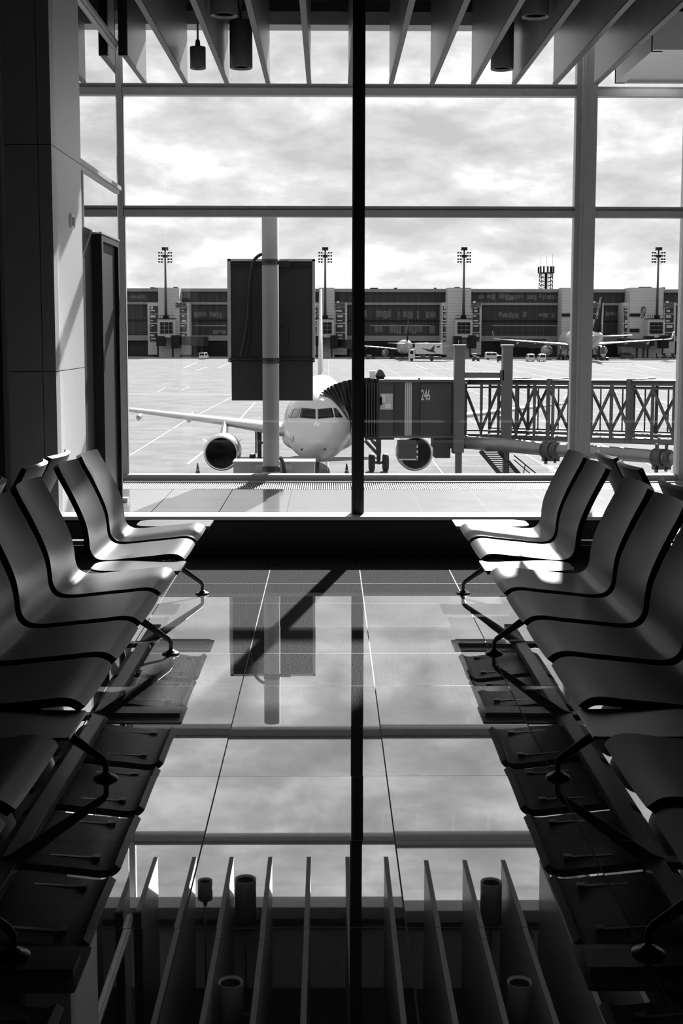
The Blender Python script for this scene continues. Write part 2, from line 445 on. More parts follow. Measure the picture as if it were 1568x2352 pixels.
MB().box(XR2 - 0.03, XR2 + 0.15, YF - 0.12, YF + 0.12, ZC, CEIL).build('mullion', M['frame_mid'], w1)
MB().box(6.9, 7.1, YF - 0.12, YF + 0.12, ZC, CEIL).build('mullion', M['frame_mid'], w1)
MB().box(-5.3, -5.2, YF - 0.06, YF + 0.1, ZC, CEIL).build('mullion', M['frame_mid'], w1)
def transom(x0, x1, y0px, y1px, ref):
    z1, z0 = zat(y0px, YF - 0.05, ref), zat(y1px, YF - 0.05, ref)
    t = MB(); h_ = z1 - z0
    t.box(x0, x1, YF - 0.06, YF + 0.06, z0, z0 + h_ * 0.62)
    t.box(x0, x1, YF - 0.035, YF + 0.05, z0 + h_ * 0.66, z1 - 0.008)
    t.box(x0, x1, YF - 0.05, YF + 0.05, z1 - 0.008, z1)
    t.box(x0, x1, YF - 0.03, YF + 0.03, z0 + h_ * 0.62, z0 + h_ * 0.66)
    t.build('transom', M['frame_mid'], w1)
for (a, b, ref) in ((192, 219, 540), (473, 498, 540)):
    transom(XL + 0.03, XR0, a, b, ref + 200)
for x0, x1 in ((XR1, XR2 - 0.03), (-9, XL - 0.035), (XR2 + 0.15, 6.9), (7.1, 9)):
    transom(x0, x1, 199, 221, 1450 if x0 > 0 else 540); transom(x0, x1, 475, 500, 1450 if x0 > 0 else 540)
ZL1, ZL0 = zat(1089, YF), zat(1104, YF - 0.1)
MB().box(-9, 9, YF - 0.08, YF + 0.08, ZC, ZL1).build('bottom_rail', M['frame_mid'], w1)
MB().box(-9, 9, YF - 0.20, YF - 0.08, ZC, ZC + 0.012).build('bottom_trim', M['white'], w1)
for x0, x1 in ((-9, -5.3), (-5.2, XL - 0.035), (XL + 0.02, XR0), (XR1, XR2), (XR2 + 0.15, 6.9), (7.1, 9)):
    pane(x0, x1, YF + 0.0, ZL1, CEIL, w1)
# head beams above the facade
YH = 13.66
ZB = zat(58, YH)
hb = MB().box(-9, 9, YH - 0.02, YH + 0.25, ZB, ZB + 0.13)
struct('trim_4', hb, M['frame_mid'], label='dark head beam of the outer facade')
hb = MB().box(-9, 9, YH + 0.03, YH + 0.25, ZB + 0.13, ZB + 0.16); hb.box(-9, 9, YH + 0.1, YH + 0.3, ZB + 0.28, CEIL)
hb.box(-9, 9, YH + 0.2, YH + 0.3, ZB + 0.16, ZB + 0.28)
struct('trim_5', hb, M['frame_light'], label='pale upper beam of the outer facade')

# floor grille along the facade
g = MB()
x = -5.0
while x < 6.5:
    g.box(x, x + 0.0095, 13.45, 14.05, ZC - 0.03, ZC - 0.002); x += 0.0225
g.box(-5, 6.5, 13.435, 13.45, ZC - 0.03, ZC); g.box(-5, 6.5, 14.05, 14.065, ZC - 0.03, ZC)
for yy in (13.65, 13.85): g.box(-5, 6.5, yy, yy + 0.01, ZC - 0.03, ZC - 0.012)
tag(g.build('floor_grille', M['frame_light']), 'long slatted metal floor grille along the foot of the outer window', 'grille')
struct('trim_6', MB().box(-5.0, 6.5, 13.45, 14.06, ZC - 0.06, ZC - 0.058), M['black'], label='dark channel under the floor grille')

# side glass partition with two rails at the left
XS = -1.965
w3 = empty('window_3', (XS, 11.3, ZC), kind='structure', label='side glass partition with two horizontal rails')
MB().add([(XS, 10.28, 2.42), (XS, 12.38, 2.42), (XS, 12.38, CEIL), (XS, 10.28, CEIL)], [(0, 1, 2, 3)]).build('pane', M['glass'], w3)
for z in (2.89, 4.19):
    r_ = MB().box(XS - 0.03, XS + 0.035, 10.28, 12.40, z, z + 0.035); r_.box(XS - 0.015, XS + 0.02, 10.28, 12.36, z - 0.035, z)
    r_.build('rail', M['frame_mid'], w3)
MB().box(XS - 0.012, XS + 0.012, 10.60, 10.615, 2.42, 2.86).build('glass_joint', M['frame_mid'], w3)
MB().box(XS - 0.02, XS + 0.0, 12.36, 12.40, 2.42, CEIL).build('edge_profile', M['frame_mid'], w3)

# dark door housing below the partition
dh = empty('door_housing', (-2.0, 11.9, ZC), label='tall dark steel door housing beside the pale column in the corridor', cat='door housing')
b_ = MB().box(-2.09, -1.985, 11.42, 12.36, ZC, 2.42); b_.build('casing', M['box_dark'], dh, 0.004)
b_ = MB().box(-1.985, -1.955, 11.42, 11.50, ZC, 2.42); b_.box(-1.985, -1.955, 12.31, 12.36, ZC, 2.42); b_.box(-1.985, -1.955, 11.50, 12.31, 2.36, 2.42)
b_.build('frame', M['box_dark'], dh)
MB().box(-2.10, -1.95, 11.40, 12.38, 2.42, 2.435).build('cap', M['frame_mid'], dh)
MB().box(-2.05, -2.03, 10.30, 11.41, ZC, 2.47).build('door_leaf', M['box_dark'], dh)
MB().box(-1.985, -1.975, 11.56, 11.59, 1.05, 1.25).build('handle', M['frame_mid'], dh)
MB().box(-1.99, -1.92, 12.40, 12.5, ZC, ZC + 0.04).build('foot_plate', M['frame_light'], dh)

# switch on the column
sw = empty('wall_switch', (-1.91, 9.75, 2.48), label='small white wall sensor fixed to the bright side of the column', cat='sensor')
MB().box(-1.91, -1.893, 9.80, 9.92, 2.345, 2.445).build('housing', M['frame_light'], sw, 0.004)
MB().box(-1.893, -1.889, 9.82, 9.90, 2.36, 2.425).build('face', M['frame_dark'], sw)

# ceiling baffles
YE = 13.6                                      # where the baffles end
XF0 = at(332, 191, YE); ZF = XF0.z
XF_last = at(1368, 193, YE).x
NF = 12
labels_f = ['short ceiling baffle beside the left glass corner, first from the left', 'second ceiling baffle from the left, left of the small hanging lamp',
    'third ceiling baffle from the left, between the small and a big lamp', 'fourth ceiling baffle from the left, just right of the left big lamp',
    'fifth ceiling baffle from the left, almost edge-on', 'sixth ceiling baffle from the left, edge-on beside the dark mullion',
    'seventh ceiling baffle from the left, first right of the mullion', 'eighth ceiling baffle from the left, second right of the mullion',
    'ninth ceiling baffle from the left, passing in front of the right big lamp', 'tenth ceiling baffle from the left, with a small wire loop beneath it',
    'eleventh ceiling baffle from the left, reaching the thick right post', 'last ceiling baffle at the right, beside the pale soffit box']
for k in range(NF):
    xk = XF0.x + (XF_last - XF0.x) * k / (NF - 1)
    yn = 12.3 if k == 0 else 9.45
    e = empty('ceiling_baffle', (xk, YE, ZF), label=labels_f[k], cat='ceiling baffle', group='ceiling baffles over the corridor')
    yj = 11.75
    b_ = MB().box(-0.019, 0.019, yn - YE, yj - YE - 0.003, 0.015, CEIL - ZF - 0.02) if k else MB()
    b_.box(-0.019, 0.019, max(yn, yj + 0.003) - YE, 0, 0.015, CEIL - ZF - 0.02)
    local(b_, 'board', M['fin'], e)
    b_ = MB().box(-0.024, 0.024, yn - YE, yj - YE - 0.004, 0.0, 0.018) if k else MB()
    b_.box(-0.024, 0.024, max(yn, yj + 0.004) - YE, 0.0, 0.0, 0.018)
    local(b_, 'perforated_profile', M['perf'], e)
    if k == 0:
        local(MB().box(-0.05, 0.03, yn - YE - 0.05, yn - YE, -0.0, CEIL - ZF - 0.02), 'end_plate', M['box_dark'], e)

# pendants
def pendant(px, pyb, Y, r, h, stem, label, group, small=False):
    p = at(px, pyb, Y)
    e = empty('pendant_lamp', p, label=label, cat='lamp', group=group)
    prof = [(r * 0.80, 0.02), (r * 0.97, 0.0), (r, 0.006), (r, h - 0.006), (r * 0.97, h), (0.001, h)]
    local(MB().lathe(prof, n=40), 'lamp_shade', M['pendant'], e)
    local(MB().lathe([(0.001, 0.10), (r * 0.80, 0.09), (r * 0.80, 0.02)], n=32), 'reflector', M['black'], e)
    local(MB().tube([(0, 0, h), (0, 0, CEIL - p.z - 0.02)], 0.012 if not small else 0.010, 10), 'stem', M['pendant'], e)
    if small: local(MB().lathe([(0.02, h), (0.026, h + 0.015), (0.022, h + 0.06), (0.012, h + 0.075)], n=20), 'socket', M['pendant'], e)
    local(MB().lathe([(0.001, CEIL - p.z - 0.02), (0.05, CEIL - p.z - 0.02), (0.05, CEIL - p.z), (0.001, CEIL - p.z)], n=20), 'ceiling_rose', M['pendant'], e)
pendant(454.5, 158, 13.1, 0.077, 0.205, True, 'small cylindrical pendant lamp on a thin stem, left of the larger ones', None, True)
pendant(553.5, 157, 13.2, 0.1125, 0.45, True, 'large cylindrical pendant lamp over the corridor, left of the mullion', 'large pendant lamps')
pendant(514.5, 37, 11.1, 0.1125, 0.45, True, 'nearer large pendant lamp cut off at the top, left of the mullion', 'large pendant lamps')
pendant(1152.5, 160, 13.2, 0.1125, 0.45, True, 'large cylindrical pendant lamp over the corridor, right of the mullion', 'large pendant lamps')
pendant(1229, 40, 11.1, 0.1125, 0.45, True, 'nearer large pendant lamp cut off at the top, right of the mullion', 'large pendant lamps')
# wire loop
pts = [at(1238 + 12 * math.cos(a) + 8, 92 + 15 * math.sin(a), 12.0) for a in [R(t) for t in range(-60, 150, 15)]]
tag(MB().tube(pts, 0.004, 6).build('wire_loop', M['rubber']), 'thin loop of loose wire hanging under a ceiling baffle', 'wire')

# soffit at the right
p0 = at(1411, 192, YF - 0.3)
so = empty('ceiling_soffit', (p0.x + 1.5, 13.2, p0.z), label='pale box-shaped soffit hanging at the upper right corner', cat='soffit')
b_ = MB().box(p0.x + 0.10, 9, 12.4, YF - 0.35, p0.z + 0.03, p0.z + 0.30); b_.build('body', M['frame_light'], so)
b_ = MB().box(p0.x, p0.x + 0.10, 12.35, YF - 0.3, p0.z, p0.z + 0.34); b_.box(p0.x, 9, 12.3, 12.4, p0.z, p0.z + 0.34); b_.box(p0.x, 9, YF - 0.35, YF - 0.3, p0.z, p0.z + 0.34)
b_.build('rim', M['frame_light'], so)
b_ = MB().box(p0.x + 0.3, 9, 11.9, 12.3, p0.z + 0.34, CEIL); b_.build('upstand', M['box_dark'], so)

# ------------------------------------------------------------------ seating
prof0 = [(0, -0.008), (0.015, 0.008), (0.042, 0.021), (0.085, 0.023), (0.15, 0.015), (0.26, 0.004), (0.37, -0.008), (0.42, -0.010), (0.455, -0.003),
         (0.480, 0.018), (0.493, 0.052), (0.498, 0.105), (0.508, 0.165), (0.530, 0.228), (0.562, 0.30), (0.598, 0.372), (0.628, 0.428), (0.650, 0.474)]
def catmull(p, n):
    out = []
    q = [p[0]] + p + [p[-1]]
    for i in range(1, len(q) - 2):
        for j in range(n):
            t = j / n
            out.append(tuple(0.5 * (2 * q[i][k] + (q[i + 1][k] - q[i - 1][k]) * t + (2 * q[i - 1][k] - 5 * q[i][k] + 4 * q[i + 1][k] - q[i + 2][k]) * t * t + (3 * q[i][k] - q[i - 1][k] - 3 * q[i + 1][k] + q[i + 2][k]) * t ** 3) for k in (0, 1)))
    out.append(p[-1]); return out
prof = catmull(prof0, 3)
SZ, SW = 0.405, 0.518
def shell_mesh(t0, t1, name, m):
    """slab following the seat profile between depths t0 and t1 below the sitting surface"""
    n, k = len(prof), 13
    nor = []
    for i in range(n):
        a, b = prof[max(i - 1, 0)], prof[min(i + 1, n - 1)]
        d = Vector((b[0] - a[0], b[1] - a[1])).normalized(); nor.append(Vector((-d.y, d.x)))
    def pt(i, j, t):
        s = 2 * j / (k - 1) - 1
        hh = max(0, (prof[i][1] - 0.02) / 0.45)
        cup = 0.040 * min(1, hh * 1.3) * (1 - s * s)                     # backrest is hollow across its width
        dip = 0.006 * (1 - s * s) * (1 if i < n * 0.45 else 0)
        edge = 1.0
        if i < 3: edge = 1 - 0.035 * (1 - i / 3) ** 2
        if i > n - 4: edge = 1 - 0.02 * ((i - (n - 4)) / 3) ** 2
        edge *= 1 - 0.05 * min(1, max(0, (prof[i][1] - 0.05) / 0.42))
        x = prof[i][0] + cup - nor[i].x * t; z = prof[i][1] - dip - nor[i].y * t
        return Vector((x, s * SW / 2 * edge, SZ + z))
    top = [pt(i, j, t0) for i in range(n) for j in range(k)]
    bot = [pt(i, j, t1) for i in range(n) for j in range(k)]
    mb = MB(); o = n * k
    fs = [(i * k + j, i * k + j + 1, (i + 1) * k + j + 1, (i + 1) * k + j) for i in range(n - 1) for j in range(k - 1)]
    fs += [tuple(o + a for a in f[::-1]) for f in fs]
    mb.add(top + bot, fs, 0, True)
    side = [(i * k, (i + 1) * k, o + (i + 1) * k, o + i * k) for i in range(n - 1)] + [(i * k + k - 1, o + i * k + k - 1, o + (i + 1) * k + k - 1, (i + 1) * k + k - 1) for i in range(n - 1)]
    side += [(j, o + j, o + j + 1, j + 1) for j in range(k - 1)] + [((n - 1) * k + j, (n - 1) * k + j + 1, o + (n - 1) * k + j + 1, o + (n - 1) * k + j) for j in range(k - 1)]
    allv = top + bot
    for f in side: mb.add([allv[q] for q in f], [(0, 1, 2, 3)])
    return mb.mesh(name, m)
ME_shell = shell_mesh(0, 0.006, 'seat_shell', M['shell'])
ME_trim = shell_mesh(0.006, 0.029, 'edge_trim', M['black'])
def bracket_mesh():
    b = MB()
    for y in (0.0,):
        b.bar((0.10, y, SZ - 0.012), (0.44, y, SZ - 0.036), 0.012, 0.012)
        b.bar((0.375, y, SZ - 0.03), (0.375, y, SZ - 0.075), 0.05, 0.03)
        b.box(0.09, 0.12, y - 0.014, y + 0.014, SZ - 0.026, SZ - 0.004)
    return b.mesh('seat_bracket', M['alu'])
ME_brk = bracket_mesh()
def table_mesh():
    d, wd = 0.46, 0.283
    pts = []
    for cx, cy, r, a0 in ((0.015, -wd / 2 + 0.015, 0.015, 180), (d - 0.09, -wd / 2 + 0.09, 0.09, 270), (d - 0.09, wd / 2 - 0.09, 0.09, 0), (0.015, wd / 2 - 0.015, 0.015, 90)):
        for q in range(7):
            a = R(a0 + 15 * q); pts.append((cx + r * math.cos(a), cy + r * math.sin(a), SZ - 0.010))
    return MB().prism(pts, (0, 0, -0.010)).mesh('side_table', M['tabletop'])
ME_table = table_mesh()
ME_tedge = MB().box(0.02, 0.40, -0.06, 0.06, SZ - 0.045, SZ - 0.020).mesh('table_support', M['alu_dark'])
def leg_mesh():
    b = MB()
    # arm from beam down to the knee, then a short upright
    A = [Vector((0.42, 0, 0.325)), Vector((0.36, 0, 0.305)), Vector((0.20, 0, 0.192)), Vector((0.034, 0, 0.074)), Vector((0.022, 0, 0.058)), Vector((0.022, 0, 0.010))]
    W = [0.050, 0.054, 0.042, 0.026, 0.021, 0.019]
    secs = []
    for i, p in enumerate(A):
        d = (A[min(i + 1, 5)] - A[max(i - 1, 0)]).normalized(); nn = Vector((d.z, 0, -d.x)); hw = W[i] / 2; wy = W[i] * 0.36
        secs.append([p + nn * (hw * math.cos(a)) * (1.0) + Vector((0, wy * math.sin(a), 0)) for a in [2 * PI * q / 12 for q in range(12)]])
    b.loft(secs)
    return b.mesh('leg', M['alu_dark'])
ME_leg = leg_mesh()
ME_foot = MB().lathe([(0.001, 0.024), (0.016, 0.022), (0.020, 0.016), (0.036, 0.010), (0.043, 0.005), (0.043, 0.0), (0.001, 0.0)], (0.022, 0, 0), n=32).mesh('foot_disc', M['alu_dark'])

def inst(name, me, parent, loc, mirror):
    o = bpy.data.objects.new(name, me); C.objects.link(o); o.parent = parent; o.location = loc
    if mirror: o.rotation_euler = (0, 0, PI)
    return o
SEATS_Y = [7.35, 6.75, 5.85, 5.25, 4.65, 4.05, 3.15, 2.55, 1.95, 1.35]      # near edges
TABLES_Y = [7.95, 6.45, 3.75]
LEGS_Y = [7.82, 6.33, 4.52, 3.19, 1.7]
def bench(cx, sgn, rz, label):
    """double row; sgn = +1: front row looks towards -x (right-hand bench)"""
    e = empty('beam_seating', (cx, 5.0, 0), rz, label, 'bench', 'double rows of beam-mounted seats')
    for side in (sgn, -sgn):
        # nose of the front row lies 0.747 from the spine, towards -sgn
        mir = side < 0
        nx = -0.747 * side
        for y in SEATS_Y:
            s = inst('seat', ME_shell, e, (nx, y + SW / 2 + 0.006 - 5.0, 0), mir)
            inst('edge_trim', ME_trim, s, (0, 0, 0), False)
            inst('seat_bracket', ME_brk, s, (0, -0.17, 0), False); inst('seat_bracket', ME_brk, s, (0, 0.17, 0), False)
        for y in TABLES_Y:
            s = inst('side_table', ME_table, e, (nx - 0.012 * side, y + 0.14 - 5.0, 0), mir)
            inst('table_support', ME_tedge, s, (0, 0, 0), False)
        for y in LEGS_Y:
            l_ = inst('leg', ME_leg, e, (nx + 0.0 * side, y - 5.0, 0), mir)
            inst('foot_disc', ME_foot, l_, (0, 0, 0), False)
        bx = nx + 0.375 * side
        b_ = MB().box(bx - 0.035, bx + 0.035, 1.2 - 5, 8.30 - 5, 0.298, 0.338); b_.box(bx - 0.006, bx + 0.006, 1.2 - 5, 8.30 - 5, 0.338, 0.346)
        local(b_, 'beam', M['alu_dark'], e, 0.003)
    for y in LEGS_Y:
        local(MB().box(-0.36, 0.36, y - 5.03, y - 4.97, 0.300, 0.330), 'cross_member', M['alu_dark'], e, 0.003)
    return e
bench(-1.512, -1, R(-0.45), 'double bench of curved dark seats on an aluminium beam along the left side')
bench(1.545, 1, R(0.0), 'double bench of curved dark seats on an aluminium beam along the right side')

# ------------------------------------------------------------------ display board on its pole outside the window
YP = 14.72
pc = at(624, 1100, YP)
db = empty('display_board', (pc.x, YP, -0.5), label='back of a tall dark display board clamped to a grey pole outside the window', cat='display board')
PXC = at(621, 700, YP).x
ztop = at(621, 492, YP).z
PR = 0.093
MB().tube([(PXC, YP, -2.6), (PXC, YP, ztop)], PR, 40).build('pole', M['pole'], db)
YB = YP + 0.13
def bx(mb, px0, py0, px1, py1, Y0, Y1, mi=0):
    a, b = at(px0, py1, Y0), at(px1, py0, Y0)
    return mb.box(min(a.x, b.x), max(a.x, b.x), Y0, Y1, min(a.z, b.z), max(a.z, b.z), mi)
bx(MB(), 528, 600, 718, 829, YB + 0.02, YB + 0.20).build('upper_cabinet', M['board'], db)
bx(MB(), 532, 829, 718, 920, YB + 0.02, YB + 0.18).build('lower_cabinet', M['board'], db)
b_ = MB(); bx(b_, 523, 595, 529, 832, YB, YB + 0.21); bx(b_, 717, 595, 723, 832, YB, YB + 0.21); bx(b_, 523, 595, 723, 600, YB, YB + 0.21)
b_.build('frame', M['frame_mid'], db)
b_ = MB(); bx(b_, 529, 604, 717, 608, YB - 0.01, YB + 0.02); bx(b_, 529, 610, 717, 612, YB - 0.01, YB + 0.02); bx(b_, 527, 822, 721, 827, YB - 0.01, YB + 0.02); bx(b_, 527, 829, 721, 832, YB, YB + 0.02)
b_.build('mounting_rail', M['frame_dark'], db)
for py, hgt in ((602, 12), (828, 12), (1076, 12)):
    z = at(621, py, YP).z
    MB().tube([(PXC + (at(624, 1000, YP).x - PXC) * 0, YP, z - 0.03), (PXC, YP, z + 0.03)], PR + 0.007, 40).build('clamp_band', M['frame_dark'], db)
b_ = MB(); bx(b_, 640, 599, 664, 613, YP - 0.02, YB + 0.02); b_.build('clamp_plate', M['frame_dark'], db)
def cable(pts, r, Y, parent, name='cable'):
    P = [at(px, py, Y + dy) for px, py, dy in pts]
    Q = []
    for i in range(len(P) - 1):
        p0, p1, p2, p3 = P[max(i - 1, 0)], P[i], P[i + 1], P[min(i + 2, len(P) - 1)]
        for j in range(6):
            t = j / 6
            Q.append(0.5 * (2 * p1 + (p2 - p0) * t + (2 * p0 - 5 * p1 + 4 * p2 - p3) * t * t + (3 * p1 - p0 - 3 * p2 + p3) * t ** 3))
    Q.append(P[-1])
    MB().tube(Q, r, 10).build(name, M['rubber'], parent)
cable([(612, 583, 0), (596, 586, 0), (582, 600, 0), (577, 620, 0.06), (573, 660, 0.08), (570, 720, 0.08), (564, 770, 0.08), (553, 818, 0.08)], 0.018, YP + 0.0, db)
cable([(577, 625, 0.06), (574, 670, 0.08), (573, 730, 0.08), (571, 780, 0.08), (563, 820, 0.08)], 0.016, YP, db)
cable([(641, 788, 0.06), (643, 760, 0.08), (650, 744, 0.08), (660, 745, 0.08), (665, 762, 0.08), (663, 790, 0.08), (655, 816, 0.08)], 0.009, YP, db)
cable([(643, 1050, 0.0), (650, 1065, 0.02), (654, 1090, 0.02), (655, 1120, 0.02)], 0.022, YP, db)
b_ = MB(); bx(b_, 536, 1063, 722, 1110, YP + 0.14, YP + 0.45); bx(b_, 534, 1060, 724, 1064, YP + 0.13, YP + 0.46)
b_.build('equipment_box', M['pole'], db)
b_ = MB(); bx(b_, 586, 1067, 606, 1079, YP + 0.1, YP + 0.14); bx(b_, 646, 1067, 670, 1079, YP + 0.1, YP + 0.14)
b_.build('bracket', M['frame_mid'], db)

# ------------------------------------------------------------------ the apron
GZ = -7.62
ap = MB().add([(-1500, 17, GZ), (1500, 17, GZ), (1500, 2500, GZ), (-1500, 2500, GZ)], [(0, 1, 2, 3)])
apron = struct('ground', ap, M['apron'], label='concrete airport apron')
struct('wall_outer', MB().box(-9.2, 9.2, 14.4, 14.52, GZ, ZC - 0.1), M['facade'], label='terminal wall below the window')
def gpt(px, py):
    d = ray(px, py); t = (GZ + 0.012 - CAMH) / d.z
    return CAMP + d * t
def stripe(p, q, wd, material=None, dark=False):
    a, b = gpt(*p), gpt(*q)
    d = (b - a).normalized(); s = Vector((-d.y, d.x, 0)) * wd / 2
    o = MB().add([a - s, b - s, b + s, a + s], [(0, 1, 2, 3)]).build('painted_line' if not dark else 'dark_patch', material or M['line'], apron)
for p, q, wd in (((297, 1046), (423, 968), 0.13), ((423, 968), (566, 895), 0.12), ((430, 1066), (470, 1035), 0.16), ((548, 965), (585, 925), 0.16),
                 ((420, 846), (452, 832), 0.2), ((450, 851), (475, 843), 0.2), ((500, 846), (535, 828), 0.2), ((362, 900), (380, 890), 0.12), ((416, 897), (434, 889), 0.12),
                 ((290, 852), (480, 851), 0.12), ((955, 838), (980, 848), 0.2), ((1460, 838), (1510, 848), 0.2), ((1360, 846), (1560, 848), 0.2),
                 ((1435, 900), (1550, 932), 0.2), ((860, 846), (1040, 846), 0.15)):
    stripe(p, q, wd)
stripe((455, 875), (514, 875), 1.1, M['patch'], True)
stripe((290, 905), (600, 906), 2.0, M['patch'], True)
stripe((290, 985), (500, 986), 0.5, M['patch'], True)
# stand marking near the terminal
for a, b in (((312, 1078), (396, 1078)), ((312, 1082), (392, 1082))): stripe(a, b, 0.10)
stripe((1260, 1071), (1290, 1071), 0.4); stripe((1260, 1082), (1280, 1082), 0.4); stripe((1262, 1072), (1276, 1082), 0.3)

def cone(px, py, label, sc=1.0):
    p = gpt(px, py)
    e = empty('traffic_cone', (p.x, p.y, GZ), label=label, cat='traffic cone', group='traffic cones on the apron', sc=sc)
    local(MB().lathe([(0.15, 0.03), (0.03, 0.72), (0.001, 0.72)], n=20), 'cone', M['van_dark'], e)
    local(MB().lathe([(0.115, 0.24), (0.085, 0.38)], (0, 0, 0), n=20), 'reflective_band', M['white'], e)
    local(MB().box(-0.2, 0.2, -0.2, 0.2, 0, 0.03), 'foot', M['rubber'], e)
cone(454, 1088, 'dark traffic cone standing left of the near jet engine')
cone(796, 1089, 'traffic cone just left of the dark mullion, right of the nose')
cone(1100, 830, 'tiny traffic cone far across the apron beside a parked tug', 1.5)

# ------------------------------------------------------------------ airliners
def airliner(name, loc, rz, sc, label, livery=False, wing_k=1.0, gear_doors=True):
    e = empty(name, loc, rz, label, 'airplane', None, None, sc)
    secs = [(0.0, 0.04, -0.56, -0.64), (0.12, 0.30, -0.28, -0.92), (0.35, 0.52, -0.05, -1.13), (0.8, 0.83, 0.24, -1.38), (1.4, 1.12, 0.50, -1.60), (2.0, 1.34, 0.72, -1.75), (2.6, 1.52, 1.16, -1.85),
            (3.2, 1.66, 1.56, -1.93), (4.0, 1.80, 1.85, -2.00), (5.2, 1.92, 2.02, -2.06), (6.5, 1.975, 2.07, -2.07), (12, 1.975, 2.07, -2.07), (24, 1.975, 2.07, -2.07),
            (27, 1.9, 2.07, -1.75), (30, 1.62, 2.05, -1.05), (33, 1.15, 1.92, -0.2), (35.5, 0.65, 1.68, 0.5), (37.4, 0.22, 1.40, 0.98), (37.6, 0.05, 1.3, 1.1)]
    # densify
    dens = []
    for i in range(len(secs) - 1):
        for j in range(3):
            t = j / 3; dens.append(tuple(secs[i][k] * (1 - t) + secs[i + 1][k] * t for k in range(4)))
    dens.append(secs[-1])
    sm = dens[:]
    for _ in range(2):
        sm = [sm[0]] + [tuple([sm[i][0]] + [(sm[i - 1][k] + 2 * sm[i][k] + sm[i + 1][k]) / 4 for k in (1, 2, 3)]) for i in range(1, len(sm) - 1)] + [sm[-1]]
    rings = []
    for y, rw, zt, zb in sm:
        zc, rz_ = (zt + zb) / 2, (zt - zb) / 2
        rings.append([(rw * math.cos(a), y, zc + rz_ * math.sin(a)) for a in [2 * PI * q / 40 for q in range(40)]])
    fus = local(MB().loft(rings), 'fuselage', M['plane_white'], e)
    def airfoil(x, yle, ch, z, th, vertical=False):
        pr = [(0, 0), (0.02, 0.22), (0.08, 0.40), (0.2, 0.5), (0.4, 0.48), (0.7, 0.25), (1, 0.02), (1, -0.02), (0.7, -0.2), (0.4, -0.42), (0.2, -0.46), (0.08, -0.36), (0.02, -0.18)]
        return [((x, yle + u * ch, z + v * th) if not vertical else (x + v * th, yle + u * ch, z)) for u, v in pr]
    for s in (-1, 1):
        wm = MB().loft([airfoil(s * 1.2, 10.9, 7.4, -1.15, 0.95), airfoil(s * 2.2, 11.6, 6.6, -0.92, 0.85), airfoil(s * 6.4 * wing_k, 14.1, 4.2, -0.46, 0.48), airfoil(s * 12 * wing_k, 17.1, 2.8, 0.02, 0.30), airfoil(s * 16.7 * wing_k, 19.6, 1.6, 0.42, 0.16)])
        wg = local(wm, 'wing', M['plane_grey'], e)
        tip = MB().loft([airfoil(s * 16.7 * wing_k, 19.6, 1.6, 0.42, 0.12), airfoil(s * 16.95 * wing_k, 20.2, 1.2, 0.95 if not livery else 2.0, 0.06)])
        local(tip, 'wing_tip', M['plane_grey'], wg)
        for xx in (8.6, 12.2):
            yy = 14.1 + (xx - 6.4) * 0.54
            local(MB().loft([[(s * xx * wing_k + r * math.cos(a), y, z + r * 1.2 * math.sin(a)) for a in [2 * PI * q / 10 for q in range(10)]] for y, r, z in ((yy + 1.6, 0.04, -0.45), (yy + 2.2, 0.17, -0.55), (yy + 3.4, 0.16, -0.48), (yy + 4.6, 0.03, -0.2))]), 'flap_fairing', M['plane_grey'], wg)
        # engine
        ex, ey, ez = s * 5.92, 10.6, -2.14
        en = local(MB().lathe([(0.93, 0.10), (0.99, 0.0), (1.04, 0.05), (1.12, 0.45), (1.15, 1.2), (1.10, 2.2), (0.92, 3.2), (0.80, 3.6), (0.72, 3.55), (0.55, 3.7), (0.40, 4.4), (0.30, 4.5), (0.001, 4.9)], (ex, ey, ez), 'Y', 48), 'engine', M['plane_grey'], e)
        local(MB().lathe([(0.90, 0.30), (0.915, 0.10), (0.955, 0.0), (1.0, -0.015), (1.045, 0.03), (1.075, 0.18)], (ex, ey, ez), 'Y', 48), 'intake_lip', M['bare'], en)
        local(MB().lathe([(0.90, 0.28), (0.90, 1.1), (0.28, 1.15), (0.24, 0.95), (0.001, 0.62)], (ex, ey, ez), 'Y', 40), 'fan', M['dark'], en)
        fb = MB()
        for q in range(22):
            a = 2 * PI * q / 22; d = Vector((math.cos(a), 0, math.sin(a))); t = Vector((-math.sin(a), 0, math.cos(a)))
            c0 = Vector((ex, ey + 1.02, ez))
            fb.add([c0 + d * 0.25 - t * 0.02, c0 + d * 0.88 - t * 0.07 + Vector((0, -0.05, 0)), c0 + d * 0.88 + t * 0.07 + Vector((0, 0.05, 0)), c0 + d * 0.25 + t * 0.03 + Vector((0, 0.05, 0))], [(0, 1, 2, 3)])
        local(fb, 'fan_blades', M['dark'], en)
        for sg in (-1, 1):
            local(MB().prism([(ex + sg * 1.02, ey + 0.5, ez + 0.62), (ex + sg * 1.22, ey + 0.85, ez + 0.78), (ex + sg * 1.20, ey + 1.3, ez + 0.76), (ex + sg * 1.0, ey + 1.5, ez + 0.62)], (0, 0, 0.03)), 'strake', M['plane_white'], en)
        secp = []
        for (y0, y1, z, wd, xo) in ((ey + 0.7, ey + 3.6, ez + 1.0, 0.34, 0), (ey + 1.9, ey + 4.6, ez + 1.38, 0.30, s * 0.02), (ey + 3.2, ey + 5.6, ez + 1.75, 0.26, s * 0.03)):
            secp.append([(ex + xo, y0, z), (ex + xo + wd / 2, y0 + 0.5, z), (ex + xo + wd / 2, y1, z), (ex + xo, y1 + 0.4, z), (ex + xo - wd / 2, y1, z), (ex + xo - wd / 2, y0 + 0.5, z)])
        local(MB().loft(secp, smooth=False), 'pylon', M['plane_grey'], en)
